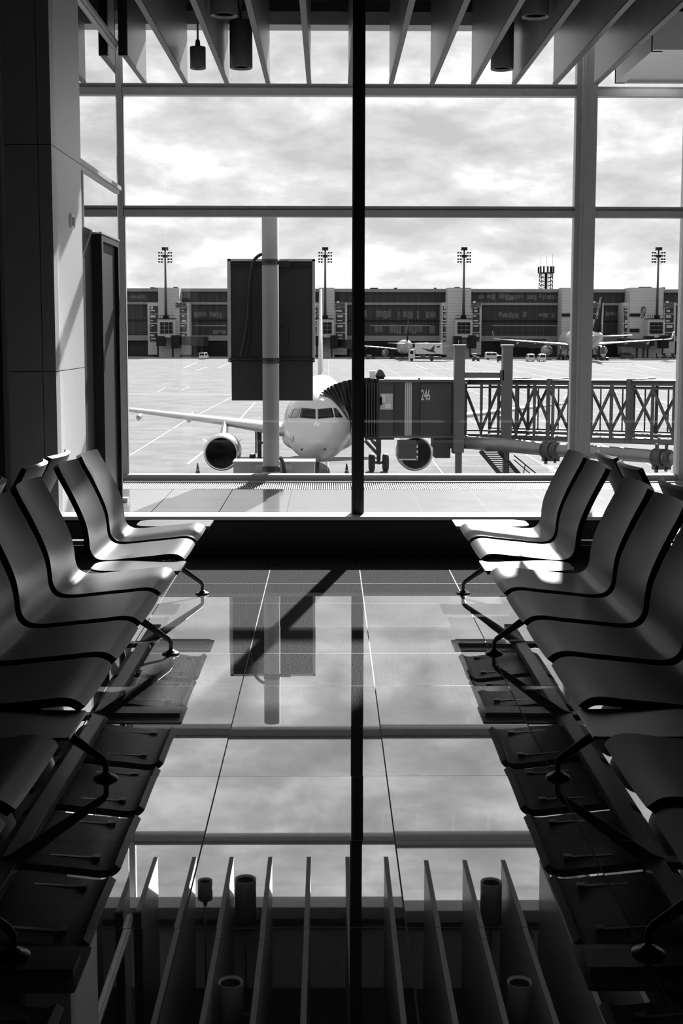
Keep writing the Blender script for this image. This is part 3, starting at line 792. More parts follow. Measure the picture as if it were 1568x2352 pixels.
        # tailplane
        local(MB().loft([airfoil(s * 0.4, 32.2, 4.2, 0.95, 0.42), airfoil(s * 6.2, 35.4, 1.6, 1.25, 0.14)]), 'tailplane', M['plane_grey'], e)
        # main gear
        gx, gy = s * 3.95, 17.6
        g_ = local(MB().tube([(gx, gy, -1.1), (gx, gy, -3.2)], [0.16, 0.13], 14), 'landing_gear', M['van_dark'], e)
        gb = MB().tube([(gx, gy, -2.2), (gx - s * 1.4, gy, -1.3)], 0.07, 8); gb.tube([(gx - 0.46, gy, -3.38), (gx + 0.46, gy, -3.38)], 0.09, 10); gb.box(gx - 0.1 + s * 0.16, gx - 0.02 + s * 0.16, gy - 0.5, gy + 0.5, -2.75, -1.1); gb.tube([(gx, gy, -3.2), (gx, gy, -3.5)], 0.13, 12)
        local(gb, 'strut', M['van_dark'], g_)
        for q in (-0.46, 0.46):
            local(MB().lathe([(0.22, -0.2), (0.45, -0.21), (0.56, -0.17), (0.59, -0.08), (0.59, 0.08), (0.56, 0.17), (0.45, 0.21), (0.22, 0.2), (0.001, 0.18)], (gx + q, gy, -3.38), 'X', 30), 'wheel', M['tyre'], g_)
    bf = MB().loft([[(2.25 * k * math.cos(a), y, -1.35 + 0.95 * k * math.sin(a)) for a in [2 * PI * q / 24 for q in range(24)]] for y, k in ((9.2, 0.3), (10.5, 0.85), (12, 1), (18, 1), (20.5, 0.8), (22.5, 0.3))])
    local(bf, 'belly_fairing', M['plane_white'], e)
    fin_m = M['livery'] if livery else M['plane_white']
    fin = local(MB().loft([airfoil(0, 28.4, 7.4, 1.75, 0.42, True), airfoil(0, 29.8, 6.1, 2.6, 0.40, True), airfoil(0, 35.2, 2.3, 8.6, 0.18, True)]), 'tail_fin', fin_m, e)
    if livery:
        for s in (-1, 1):
            rg = MB(); K = 28
            c0 = Vector((s * 0.24, 34.1, 5.4))
            ring = []
            for ro in (0.92, 0.80):
                for q in range(K):
                    a = 2 * PI * q / K; ring.append(c0 + Vector((s * (-0.028 * (ro * math.sin(a))), ro * math.cos(a), ro * math.sin(a))))
            rg.add(ring, [(q, (q + 1) % K, K + (q + 1) % K, K + q) for q in range(K)])
            bird = [(-0.7, -0.35), (-0.2, -0.1), (0.1, 0.35), (0.65, 0.6), (0.35, 0.1), (0.7, -0.1), (0.2, -0.15), (-0.1, -0.35)]
            rg.add([c0 + Vector((s * (0.004 - 0.028 * v), u, v)) for u, v in bird], [(0, 1, 2, 7), (2, 3, 4), (4, 5, 6), (2, 4, 6, 7)])
            local(rg, 'tail_emblem', M['letter'], fin)
    # nose gear
    g_ = local(MB().tube([(0, 5.1, -1.9), (0, 5.1, -3.6)], 0.10, 12), 'landing_gear', M['van_dark'], e)
    for q in (-0.25, 0.25):
        local(MB().lathe([(0.15, -0.1), (0.34, -0.11), (0.38, -0.06), (0.38, 0.06), (0.34, 0.11), (0.15, 0.1), (0.001, 0.09)], (q, 5.1, -3.59), 'X', 26), 'wheel', M['tyre'], g_)
    for s in (-1, 1):
        local(MB().prism([(s * 0.45, 4.3, -1.9), (s * 0.45, 5.6, -1.95), (s * 0.55, 5.5, -2.6), (s * 0.55, 4.4, -2.55)], (s * 0.03, 0, 0)), 'gear_door', M['plane_white'], g_)
    return e, fus
PX0 = at(728, 1000, 71).x
jet, fus = airliner('airliner', (PX0, 68.7, -3.65), 0.0, 1.0, 'white twin-engine airliner facing the window, nose at the jet bridge')
# cockpit windows and small marks laid on the skin
bpy.context.view_layer.update()
me = fus.data
tree = BVHTree.FromPolygons([fus.matrix_world @ v.co for v in me.vertices], [tuple(p.vertices) for p in me.polygons])
def on_skin(px, py, off):
    d = ray(px, py).normalized()
    h, n, i, t = tree.ray_cast(CAMP, d, 400)
    if h is None: return None
    if n.dot(d) > 0: n = -n
    return h + n * off
def skin_patch(quad, name, material, off=0.018, n=6, parent=None):
    q = [Vector(p) for p in quad]; vs = []
    for i in range(n + 1):
        for j in range(n + 1):
            u, v = i / n, j / n
            p = (q[0] * (1 - u) + q[1] * u) * (1 - v) + (q[3] * (1 - u) + q[2] * u) * v
            h = on_skin(p.x, p.y, off)
            if h is None: return
            vs.append(h)
    fs = [(i * (n + 1) + j, (i + 1) * (n + 1) + j, (i + 1) * (n + 1) + j + 1, i * (n + 1) + j + 1) for i in range(n) for j in range(n)]
    o = MB().add(vs, fs, 0, True).build(name, material, parent or jet)
    sd_ = o.modifiers.new('thick', 'SOLIDIFY'); sd_.thickness = 0.02
    return o
def c5(x, y): return (270 + x * 0.35714, 820 + y * 0.35714)
skin_patch([c5(1184, 330), c5(1272, 337), c5(1273, 397), c5(1172, 390)], 'cockpit_window', M['cockpit'])
skin_patch([c5(1287, 337), c5(1375, 330), c5(1390, 388), c5(1287, 397)], 'cockpit_window', M['cockpit'])
skin_patch([c5(1388, 329), c5(1406, 335), c5(1446, 390), c5(1399, 388)], 'cockpit_window', M['cockpit'])
skin_patch([c5(1148, 328), c5(1176, 330), c5(1163, 388), c5(1118, 391)], 'cockpit_window', M['cockpit_pale'])
skin_patch([c5(1124, 330), c5(1145, 327), c5(1113, 391), c5(1096, 391)], 'cockpit_window', M['cockpit_pale'])
for a, b in ((1186, 594), (1333, 592)):
    skin_patch([c5(a - 5, b - 5), c5(a + 5, b - 5), c5(a + 5, b + 5), c5(a - 5, b + 5)], 'probe', M['dark'], n=1)
skin_patch([c5(1118, 505), c5(1132, 507), c5(1131, 545), c5(1119, 543)], 'access_panel', M['plane_grey'], n=2)

# far airliners
airliner('airliner', (at(1292, 790, 470).x, 470, GZ + 3.97 * 1.6), PI + R(1.5), 1.6, 'big distant airliner seen from behind with a dark emblem tail fin', True, 1.12)
airliner('airliner', (at(922, 800, 470).x, 470, GZ + 3.97 * 1.08), PI + R(0), 1.08, 'small distant airliner seen from behind left of the catering truck', True, 1.0)

# ------------------------------------------------------------------ jet bridge 246
YJ = 73.6
pj = at(1056, 1088, 72)
jb = empty('jet_bridge', (pj.x, 72, GZ), label='dark passenger boarding bridge numbered 246 with lattice tunnel docked at the near airliner', cat='jet bridge')
def c6(x, y): return (820 + x * 0.47704, 820 + y * 0.47704)
def pbx(mb, x0, y0, x1, y1, Y0, Y1, mi=0): return bx(mb, x0, y0, x1, y1, Y0, Y1, mi)
# cabin
pbx(MB(), 868, 877, 905, 1003, YJ, YJ + 4).build('cab', M['bridge'], jb)
b_ = MB(); pbx(b_, 905, 874, 928, 1005, YJ - 0.15, YJ + 4); b_.build('cab_wall', M['bridge_dark'], jb)
pbx(MB(), 928, 878, 947, 1003, YJ - 0.05, YJ + 3.6).build('roller_shutter', M['ribbed'], jb)
pbx(MB(), 947, 875, 964, 1005, YJ - 0.15, YJ + 4).build('cab_wall', M['bridge_dark'], jb)
pbx(MB(), 964, 880, 1036, 1003, YJ, YJ + 3.4).build('cab_panel', M['bridge'], jb)
pbx(MB(), 1033, 880, 1073, 1003, YJ + 0.3, YJ + 3.4).build('cab_wall', M['bridge_dark'], jb)
b_ = MB(); pbx(b_, 870, 872, 1075, 878, YJ - 0.2, YJ + 4.1); pbx(b_, 870, 1001, 1075, 1006, YJ - 0.2, YJ + 4); pbx(b_, 883, 870, 920, 874, YJ, YJ + 3); b_.build('roof_edge', M['truss'], jb)
# cab window
wn = pbx(MB(), 873, 904, 902, 941, YJ - 0.04, YJ).build('cab_window', M['frame_mid'], jb)
pbx(MB(), 877, 907, 884, 925, YJ - 0.07, YJ - 0.04).build('pane', M['letter'], wn)
pbx(MB(), 884, 928, 897, 938, YJ - 0.07, YJ - 0.04).build('pane', M['letter'], wn)
pbx(MB(), 872, 912, 877, 930, YJ - 0.16, YJ - 0.04).build('lamp_housing', M['dark'], wn)
t0_ = at(977, 908.5, YJ - 0.03)
text_mesh('246', 0.84, 0.02, 'number', M['letter'], jb, t0_, UPRIGHT, 0.42)
# fittings on the roof
b_ = MB(); cc = at(873, 868, YJ + 1)
b_.lathe([(0.001, 0.55), (0.12, 0.52), (0.26, 0.26), (0.30, 0.12), (0.24, 0.08), (0.20, -0.2), (0.26, -0.22), (0.26, -0.3)], (cc.x, cc.y, cc.z - 0.05), n=20)
b_.build('roof_beacon', M['bridge_dark'], jb)
pbx(MB(), 849, 852, 862, 876, YJ + 0.5, YJ + 1).build('camera_post', M['frame_light'], jb)
pbx(MB(), 960, 868, 965, 880, YJ, YJ + 0.2).build('roof_light', M['bridge_dark'], jb)
# bellows hood
outer = [(868, 872), (838, 868), (815, 871), (790, 876), (765, 884), (748, 893), (734, 905)]
secs = []
inner = [(868, 1003), (840, 1004), (822, 1000), (812, 985), (800, 962), (782, 935), (757, 908)]
def lerp2(a, b, t): return (a[0] * (1 - t) + b[0] * t, a[1] * (1 - t) + b[1] * t)
K = 26
hood = MB(); ring_prev = None
rings = []
for q in range(K + 1):
    t = q / K * (len(outer) - 1); i = min(int(t), len(outer) - 2); fr = t - i
    o_, n_ = lerp2(outer[i], outer[i + 1], fr), lerp2(inner[i], inner[i + 1], fr)
    dep = YJ + 0.05 + (0.35 if q % 2 else 0.0) - 0.9 * (q / K)
    bulge = 1.5 if q % 2 else 0
    def front(px, py):
        h = on_skin(px, py, 0.0)
        return at(px, py, min(dep, h.y - 0.25) if h is not None else dep)
    a = front(o_[0], o_[1] - bulge); b = front(n_[0], n_[1])
    a2 = at(o_[0] + 3, o_[1] + 5, dep + 3.6); b2 = at(n_[0] + 3, n_[1], dep + 3.6)
    rings.append([a, b, b2, a2])
hood.loft(rings, smooth=False)
hood.build('bellows_hood', M['canvas'], jb)
b_ = MB()
for q in range(0, 9):
    px = 815 + q * 6.2
    pbx(b_, px, 880, px + 2.5, 1000, YJ - 0.25, YJ - 0.05)
b_.build('hood_slats', M['bridge'], jb)
# lattice tunnel
A0, A1 = at(1066, 941, 75.2), at(1568, 952, 65.5)
dirT = (A1 - A0); dirT.z = 0
ux = dirT.normalized(); uy = Vector((-ux.y, ux.x, 0))
topz = lambda s: (at(1066, 878, 75.2).z) * (1 - s) + at(1568, 881, 65.5).z * s
botz = lambda s: (at(1066, 1004, 75.2).z) * (1 - s) + at(1568, 1019, 65.5).z * s
LT = dirT.length
def tp(s, side, up):
    """s in metres along the tunnel; side 0 near, 1 far; up 0..1"""
    f = s / LT
    base = A0 + dirT * f + uy * (2.4 * side)
    return Vector((base.x, base.y, botz(f) * (1 - up) + topz(f) * up))
LE = LT + 9
for side, nm in ((0, 'lattice_side'), (1, 'lattice_side')):
    b_ = MB()
    b_.bar(tp(0, side, 0.985), tp(LE, side, 0.985), 0.16, 0.16); b_.bar(tp(0, side, 0.02), tp(LE, side, 0.02), 0.16, 0.30); b_.bar(tp(0, side, 0.13), tp(LE, side, 0.13), 0.10, 0.09)
    b_.bar(tp(0, side, 0.91), tp(LE, side, 0.91), 0.10, 0.08)
    s = 0.0; k = 0
    step = 1.22 if side == 0 else 1.38
    while s < LE - step:
        b_.bar(tp(s, side, 0.02), tp(s, side, 0.98), 0.15, 0.12)
        if side == 0:
            b_.bar(tp(s, side, 0.13 if k % 2 else 0.91), tp(s + step, side, 0.91 if k % 2 else 0.13), 0.12, 0.12)
        else:
            b_.bar(tp(s, side, 0.91 if k % 2 else 0.13), tp(s + step, side, 0.13 if k % 2 else 0.91), 0.14, 0.12)
            b_.bar(tp(s + step * 0.5, side, 0.13), tp(s + step * 0.5, side, 0.91), 0.07, 0.07)
        s += step; k += 1
    b_.build(nm, M['truss'], jb)
b_ = MB(); b_.add([tp(0, -0.05, 1.0), tp(LE, -0.05, 1.0), tp(LE, 1.05, 1.0), tp(0, 1.05, 1.0), tp(0, -0.05, 1.05), tp(LE, -0.05, 1.05), tp(LE, 1.05, 1.05), tp(0, 1.05, 1.05)],
      [(0, 1, 2, 3), (4, 7, 6, 5), (0, 4, 5, 1), (1, 5, 6, 2), (2, 6, 7, 3), (3, 7, 4, 0)])
b_.build('tunnel_roof', M['bridge_dark'], jb)
b_ = MB(); b_.add([tp(0, 0, 0.0), tp(LE, 0, 0.0), tp(LE, 1, 0.0), tp(0, 1, 0.0), tp(0, 0, 0.04), tp(LE, 0, 0.04), tp(LE, 1, 0.04), tp(0, 1, 0.04)],
      [(0, 1, 2, 3), (4, 7, 6, 5), (0, 4, 5, 1), (1, 5, 6, 2), (2, 6, 7, 3), (3, 7, 4, 0)])
b_.build('tunnel_floor', M['bridge_dark'], jb)
for px in (1170, 1262, 1412, 1516):
    s = (at(px, 940, 71).x - A0.x) / ux.x / (1 - 0) * 1.0
    s = max(0.5, s)
    b_ = MB().bar(tp(s, -0.05, -0.02), tp(s, -0.05, 1.08), 0.20, 0.22); b_.bar(tp(s, -0.05, 1.05), tp(s, 1.0, 1.05), 0.26, 0.14)
    b_.build('portal_frame', M['truss'], jb)
# service pipe under the tunnel
pp = [at(1066, 1016, 72), at(1160, 1022, 71), at(1262, 1033, 69.5), at(1390, 1040, 67.5), at(1515, 1050, 66), at(1568, 1055, 65.5), at(1700, 1064, 64.5)]
b_ = MB().tube(pp, [0.36, 0.38, 0.36, 0.36, 0.34, 0.32, 0.32], 24); pipe_o = b_.build('underslung_pipe', M['pipe'], jb)
for px, py, Y in ((1258, 1033, 69.5), (1512, 1051, 66)):
    c0 = at(px, py, Y)
    b_ = MB().tube([c0 - ux * 0.25, c0 + ux * 0.25], 0.46, 24); b_.tube([c0 + ux * 0.45, c0 + ux * 0.65], 0.44, 24); b_.box(c0.x - 0.3, c0.x + 0.6, c0.y - 0.2, c0.y + 0.2, c0.z - 0.6, c0.z - 0.4); b_.box(c0.x - 0.2, c0.x - 0.05, c0.y - 0.2, c0.y, c0.z - 0.75, c0.z + 0.7); b_.box(c0.x + 0.3, c0.x + 0.42, c0.y - 0.2, c0.y, c0.z - 0.7, c0.z + 0.7)
    b_.build('pipe_flange', M['bridge'], jb)
pbx(MB(), 1068, 1008, 1568, 1012, 72, 72.5).build('cable_tray', M['bridge'], jb) if False else None
# lift columns
b_ = MB()
for x0, x1 in ((1044.5, 1068), (1155.5, 1178)):
    p, q = at(x0, 797, 71.6), at(x1, 797, 71.6)
    c_ = MB().box(p.x, q.x, 71.6, 72.3, at(x0, 1040, 71.6).z, p.z); c_.box(p.x - 0.06, q.x + 0.06, 71.55, 72.35, p.z, p.z + 0.12)
    c_.box(p.x + 0.13, q.x - 0.1, 71.7, 72.2, GZ, at(x0, 1040, 71.6).z)
    c_.build('lift_column', M['bridge_steel'], jb)
    w_ = MB().lathe([(0.001, -0.2), (0.5, -0.2), (0.55, -0.12), (0.55, 0.12), (0.5, 0.2), (0.001, 0.2)], ((p.x + q.x) / 2, 71.9, GZ + 0.55), 'X', 24)
    w_.build('wheel', M['tyre'], jb)
pbx(MB(), 1066, 855, 1160, 868, 71.7, 72.1).build('cross_beam', M['bridge_steel'], jb)
pbx(MB(), 1150, 850, 1157, 874, 71.6, 72.1).build('beam_bracket', M['bridge'], jb)
# machinery under the cab
b_ = MB(); pbx(b_, 838, 1003, 905, 1010, YJ, YJ + 3); pbx(b_, 995, 1006, 1040, 1030, YJ, YJ + 2); pbx(b_, 998, 1030, 1034, 1052, YJ, YJ + 1.5); pbx(b_, 1040, 1030, 1052, 1042, YJ - 1, YJ)
b_.build('drive_unit', M['bridge_dark'], jb)
b_ = MB(); pbx(b_, 915, 1016, 956, 1054, YJ + 0.2, YJ + 1.8); b_.build('cable_reel_box', M['bridge'], jb)
b_ = MB(); pbx(b_, 956, 1018, 960, 1056, YJ + 0.18, YJ + 1.8); b_.build('hazard_edge', M['hazard'], jb)
b_ = MB(); pbx(b_, 917, 1054, 960, 1057, YJ + 0.18, YJ + 1.8); b_.build('hazard_edge', M['letter'], jb)
b_ = MB().tube([at(838, 1012, YJ), at(868, 1044, YJ)], 0.09, 8); b_.tube([at(853, 1012, YJ), at(868, 1030, YJ)], 0.07, 8); b_.tube([at(868, 1006, YJ + 1), at(869, 1040, YJ + 1)], 0.14, 8)
b_.build('brace', M['bridge_dark'], jb)
# service stairs and handrails
st = MB()
p0_, p1_ = at(1103, 1036, 71), at(1152, 1094, 70.4); q0_, q1_ = at(1145, 1036, 72), at(1196, 1094, 71.4)
st.bar(p0_, p1_, 0.08, 0.22); st.bar(q0_, q1_, 0.08, 0.22)
for k in range(13):
    t = k / 12; st.bar(p0_.lerp(p1_, t), q0_.lerp(q1_, t), 0.16, 0.05)
st.build('service_stairs', M['bridge_dark'], jb)
st = MB().tube([at(1180, 1046, 71), at(1236, 1092, 70.5)], 0.035, 8); st.tube([at(1180, 1056, 71), at(1222, 1092, 70.5)], 0.03, 8); st.tube([at(1206, 1066, 71), at(1201, 1092, 71)], 0.03, 8)
st.build('handrail', M['bridge_dark'], jb)
# ladder beside the nearer column seen through the lattice
# ------------------------------------------------------------------ far terminal
YT = 492.0
def tb(mb, x0, y0, x1, y1, dy0=0.0, dy1=1.0, mi=0):
    a, b = at(x0, y1, YT - dy0), at(x1, y0, YT - dy0)
    return mb.box(a.x, b.x, YT - dy0, YT - dy0 + dy1, max(min(a.z, b.z), GZ), max(a.z, b.z), mi)
def zT(py): return at(900, py, YT).z
term = empty('terminal_building', (20, YT, GZ), label='long distant terminal building with dark glazing and light towers across the apron', cat='building')
X0, X1 = at(-700, 700, YT).x, at(2300, 700, YT).x
def band(y0, y1, dy, dep, material, name):
    return MB().box(X0, X1, YT - dy, YT - dy + dep, max(zT(y1), GZ), zT(y0)).build(name, material, term)
band(664, 822, 0, 40, M['glz'], 'glazing')
band(663.5, 671, 1.2, 42, M['facade'], 'roof_edge')
band(695, 700.5, 0.9, 2, M['facade'], 'spandrel')
band(735, 738, 0.5, 2, M['facade_dark'], 'spandrel')
band(771, 783, 1.0, 2, M['facade'], 'spandrel')
band(783, 824, 0.4, 1.2, M['facade_dark'], 'undercroft')
rnd = random.Random(3)
for (x0, x1, y0, y1) in ((835, 1010, 712, 734), (1120, 1275, 716, 732), (1390, 1440, 715, 728), (445, 520, 715, 732), (480, 520, 755, 768), (1050, 1300, 674, 690), (300, 335, 676, 690), (860, 1000, 744, 768), (590, 720, 716, 732)):
    b_ = MB(); x = x0
    while x < x1:
        wd = rnd.choice((5, 7, 9, 13))
        if rnd.random() < 0.6: tb(b_, x, y0 + rnd.uniform(0, 4), min(x + wd, x1), y1 - rnd.uniform(0, 6), 0.12, 0.12)
        x += wd + 1
    b_.build('pale_panes', M['facade_pane'], term)  # paler panes of random width set on the dark glazing
# thin pale strips low on the facade
b_ = MB()
for x0, x1 in ((444, 520), (600, 700), (850, 990), (1130, 1280)): tb(b_, x0, 747, x1, 749, 0.3, 0.2)
b_.build('floor_edge', M['facade'], term)
# roof clutter
b_ = MB()
for x0, x1, y in ((345, 355, 660), (357, 364, 661), (398, 407, 659), (850, 868, 661), (905, 912, 661), (997, 1002, 661), (1044, 1056, 659), (1072, 1076, 661), (1287, 1295, 661), (1520, 1527, 660)):
    tb(b_, x0, y, x1, 664, -2, 3)
b_.build('roof_units', M['facade_dark'], term)
b_ = MB()
for k in range(5): b_.bar(at(1466 + k * 6, 663, YT), at(1471 + k * 6, 659, YT), 1.5, 0.3)
b_.bar(at(1466, 660, YT), at(1492, 660, YT), 0.3, 0.3)
b_.build('roof_panels', M['facade_dark'], term)
def tower(xc, num, xs, full=True, signx=None, emblem=False):
    """stair tower with a gate number; xs = (block x0,x1, wing x0,x1)"""
    bx0, bx1, wx0, wx1 = xs
    t = tb(MB(), bx0, 661, bx1, 822, 9, 10).build('stair_tower', M['cladding'], term)
    b_ = MB(); tb(b_, wx0, 695, bx0 + 3, 815, 8.5, 9); tb(b_, bx1 - 3, 695, wx1, 815, 8.5, 9); b_.build('tower_wing', M['cladding'], t)
    b_ = MB()
    for (gx0, gx1) in ((wx0 + 4, bx0 - 3), (bx1 + 3, wx1 - 5)):
        if gx1 - gx0 < 6: continue
        for y0, y1 in ((703, 720), (722, 741), (744, 762), (765, 784)):
            tb(b_, gx0, y0, gx1, y1, 8.75, 0.4)
    b_.build('glazing', M['glz'], t)
    b_ = MB(); r2 = random.Random(int(num))
    for (gx0, gx1) in ((wx0 + 4, bx0 - 3), (bx1 + 3, wx1 - 5)):
        if gx1 - gx0 < 6: continue
        for y0 in (704, 712, 724, 735, 747, 768, 776):
            a_ = gx0 + r2.uniform(0, 4); tb(b_, a_, y0, min(gx1, a_ + r2.uniform(5, 14)), y0 + r2.uniform(2, 6), 8.95, 0.2)
    b_.build('bright_panes', M['concrete'], t)
    # booth with gridded window
    b_ = MB(); tb(b_, xc - 19, 733, xc + 21, 775, 14, 6); bo = b_.build('booth', M['concrete'], t)
    b_ = MB(); tb(b_, xc - 14, 740, xc + 16, 766, 14.3, 0.4); b_.build('booth_window', M['facade_dark'], bo)
    b_ = MB()
    for q in range(4): tb(b_, xc - 14 + q * 9.7, 740, xc - 13.3 + q * 9.7, 766, 14.5, 0.2)
    for q in (748, 757): tb(b_, xc - 14, q, xc + 16, q + 0.8, 14.5, 0.2)
    b_.build('glazing_bars', M['facade'], bo)
    # balcony
    b_ = MB(); tb(b_, xc - 18, 731, xc + 20, 733, 14.5, 5)
    for q in range(8): tb(b_, xc - 18 + q * 5.3, 724, xc - 17.6 + q * 5.3, 731, 14.4, 0.2)
    tb(b_, xc - 18, 723.5, xc + 20, 724.2, 14.4, 0.2); b_.build('balcony', M['facade_dark'], bo)
    # lower stubs: bridge ends, columns
    b_ = MB(); tb(b_, xc - 22, 772, xc - 4, 795, 16, 5); tb(b_, xc + 12, 770, xc + 30, 800, 17, 6); tb(b_, xc - 20, 795, xc - 17, 822, 15, 1); tb(b_, xc + 14, 800, xc + 17, 822, 15, 1)
    b_.build('bridge_head', M['facade_dark'], t)
    if signx:
        b_ = MB(); tb(b_, signx - 12, 695, signx + 12, 706.5, 9.3, 0.5); sg = b_.build('sign_plate', M['concrete' if False else 'facade'], t)
        text_mesh(num, 1.95, 0.05, 'gate_number', M['ink'], sg, at(signx, 701, YT - 9.5), UPRIGHT, 1.25)
        b_ = MB(); tb(b_, signx - 7, 692, signx - 1, 695, 9.5, 0.5); b_.build('sign_lamp', M['white'], sg)
    if emblem:
        b_ = MB(); c0 = at(1477, 714, YT - 9.3); K = 24
        ring = [c0 + Vector((ro * 0.55 * math.cos(2 * PI * q / K), dy, ro * math.sin(2 * PI * q / K))) for dy in (0, -0.15) for ro in (1.6, 1.3) for q in range(K)]
        b_.add(ring, [(q, (q + 1) % K, K + (q + 1) % K, K + q) for q in range(K)] + [(2 * K + q, 3 * K + q, 3 * K + (q + 1) % K, 2 * K + (q + 1) % K) for q in range(K)])
        P = [c0 + Vector((u, -0.1, v)) for u, v in ((-0.8, -2.6), (0.3, -2.0), (0.6, -1.0), (-0.2, -0.2), (-0.5, 0.6), (0.2, 1.3), (0.8, 1.2))]
        for i in range(len(P) - 1): b_.bar(P[i], P[i + 1], 0.3, 0.2)
        b_.build('wall_emblem', M['ink'], t)
    return t
tower(381, '209', (365, 411, 340, 434), signx=415)
tower(746, '208', (732, 768, 712, 797), signx=780)
tower(1064, '207', (1026, 1082, 1013, 1106), signx=1093)
tower(1345, '206', (1288, 1312, 1288, 1386), signx=1368)
tower(1506, '205', (1443, 1524, 1428, 1552), signx=1536, emblem=True)
b_ = MB(); tb(b_, 1290, 720, 1311, 727, 9.5, 0.5); tb(b_, 1446, 720, 1470, 727, 9.5, 0.5); tb(b_, 1446, 755, 1468, 763, 9.5, 0.5); b_.build('slot_window', M['facade_dark'], term)

def mast(px, label):
    Y = YT - 12
    b = at(px, 731, Y)
    e = empty('floodlight_mast', b, label=label, cat='light mast', group='tall floodlight masts before the far terminal')
    top = at(px, 575, Y).z - b.z
    local(MB().tube([(0, 0, 0), (0, 0, top)], [0.55, 0.28], 12), 'pole', M['truss'], e)
    local(MB().lathe([(0.001, 1.2), (1.0, 1.2), (1.0, 0), (0.001, 0)], n=16), 'base', M['facade_dark'], e)
    hd = local(MB().box(-1.1, 1.1, -0.8, 0.8, top, top + 1.1).box(-0.8, 0.8, -0.6, 0.6, top - 2.6, top - 1.6), 'head_box', M['facade_dark'], e)
    b_ = MB()
    for zz in (-1.0, -2.0, -3.2, -4.2):
        b_.bar((-2.2, 0, top + zz), (2.2, 0, top + zz), 0.12, 0.12); b_.bar((0, -2, top + zz), (0, 2, top + zz), 0.12, 0.12)
    b_.bar((-0.9, 0, top - 1.0), (-0.9, 0, top - 5.2), 0.1, 0.1); b_.bar((0.9, 0, top - 1.0), (0.9, 0, top - 5.2), 0.1, 0.1)
    local(b_, 'crossarms', M['facade_dark'], e)
    for zz in (-0.9, -2.0, -3.2, -4.2):
        for xx in (-2.2, -1.3, 1.3, 2.2):
            f_ = local(MB().box(xx - 0.28, xx + 0.28, -0.35, 0.2, top + zz - 0.25, top + zz + 0.3), 'floodlight', M['facade_dark'], e)
mast(381, 'floodlight mast leftmost, left of the dark display board')
mast(746.5, 'floodlight mast just right of the dark display board')
mast(1064, 'floodlight mast in front of the tower marked 207')
mast(1508, 'floodlight mast rightmost, right of the thick window post')

# lattice radio tower on the roof
rt = empty('radio_tower', at(1253, 664, YT + 12), label='lattice radio tower with panel antennas on the far terminal roof', cat='radio tower')
Yq = YT + 12
hz = at(1253, 628, Yq).z - at(1253, 664, Yq).z
b_ = MB(); hw = 2.2
cs = [(-hw, -hw), (hw, -hw), (hw, hw), (-hw, hw)]
for x, y in cs: b_.bar((x, y, 0), (x, y, hz), 0.25, 0.25)
for k in range(4):
    z0_, z1_ = hz * k / 4, hz * (k + 1) / 4
    for i in range(4):
        a, b = cs[i], cs[(i + 1) % 4]
        b_.bar((*a, z0_), (*b, z1_), 0.14, 0.14); b_.bar((*b, z0_), (*a, z1_), 0.14, 0.14); b_.bar((*a, z1_), (*b, z1_), 0.16, 0.16)
b_.tube([(0, 0, 0), (0, 0, hz)], 0.45, 10)
local(b_, 'lattice', M['facade_dark'], rt)
local(MB().box(-2.7, 2.7, -2.7, 2.7, hz, hz + 0.3), 'platform', M['facade_dark'], rt)
for x, y in ((-2.5, -2.5), (-1.3, -2.6), (0.2, -2.6), (1.3, -2.6), (2.4, -2.5), (-2.5, 2.5), (2.5, 2.5)):
    local(MB().box(x - 0.3, x + 0.3, y - 0.2, y + 0.2, hz + 0.2, hz + 2.6), 'panel_antenna', M['facade_dark'], rt)
for x in (-2.2, 0.1, 2.4):
    local(MB().tube([(x, 0, hz), (x, 0, hz + 6.5 + x * 0.3)], 0.05, 6), 'whip_antenna', M['facade_dark'], rt)

# ------------------------------------------------------------------ vehicles across the apron
def wheels(e, L_, wd, r, xs):
    for x in xs:
        for y in (-wd / 2 + 0.08, wd / 2 - 0.08):
            local(MB().lathe([(0.001, -0.12), (r * 0.6, -0.13), (r * 0.95, -0.1), (r, 0), (r * 0.95, 0.1), (r * 0.6, 0.13), (0.001, 0.12)], (x, y, r), 'Y', 18), 'wheel', M['tyre'], e)
def van(px, py, L_, wd, h, label, rz=0, m='van', windows=True, sc=1.0):
    p = gpt(px, py)
    e = empty('van', (p.x, p.y, GZ), rz, label, 'van', 'service vans across the apron', None, sc)
    pr = [(-L_ / 2, 0.35), (-L_ / 2, h * 0.92), (-L_ / 2 + 0.15, h), (L_ * 0.18, h), (L_ * 0.34, h * 0.62), (L_ / 2 - 0.05, h * 0.52), (L_ / 2, 0.35)]
    local(MB().prism([(x, -wd / 2, z) for x, z in pr], (0, wd, 0)), 'body', M[m], e, 0.05)
    b_ = MB(); b_.box(-L_ * 0.40, -L_ * 0.14, -wd / 2 - 0.02, wd / 2 + 0.02, h * 0.62, h * 0.88); b_.box(-L_ * 0.11, L_ * 0.15, -wd / 2 - 0.02, wd / 2 + 0.02, h * 0.62, h * 0.88)
    b_.add([(L_ * 0.195, -wd * 0.42, h * 0.97), (L_ * 0.195, wd * 0.42, h * 0.97), (L_ * 0.345, wd * 0.42, h * 0.66), (L_ * 0.345, -wd * 0.42, h * 0.66)], [(0, 1, 2, 3)])
    b_.box(-L_ / 2 - 0.02, -L_ / 2 + 0.05, -wd * 0.38, wd * 0.38, h * 0.58, h * 0.88)
    local(b_, 'windows', M['cockpit'], e)
    local(MB().box(-L_ * 0.42, L_ * 0.05, -wd * 0.3, wd * 0.3, h, h + 0.12), 'roof_bar', M['van_dark'], e)
    wheels(e, L_, wd, 0.34, (-L_ * 0.32, L_ * 0.32))
    return e
van(1132, 826, 5.6, 2.0, 2.4, 'white van seen from its side right of the tower marked 207')
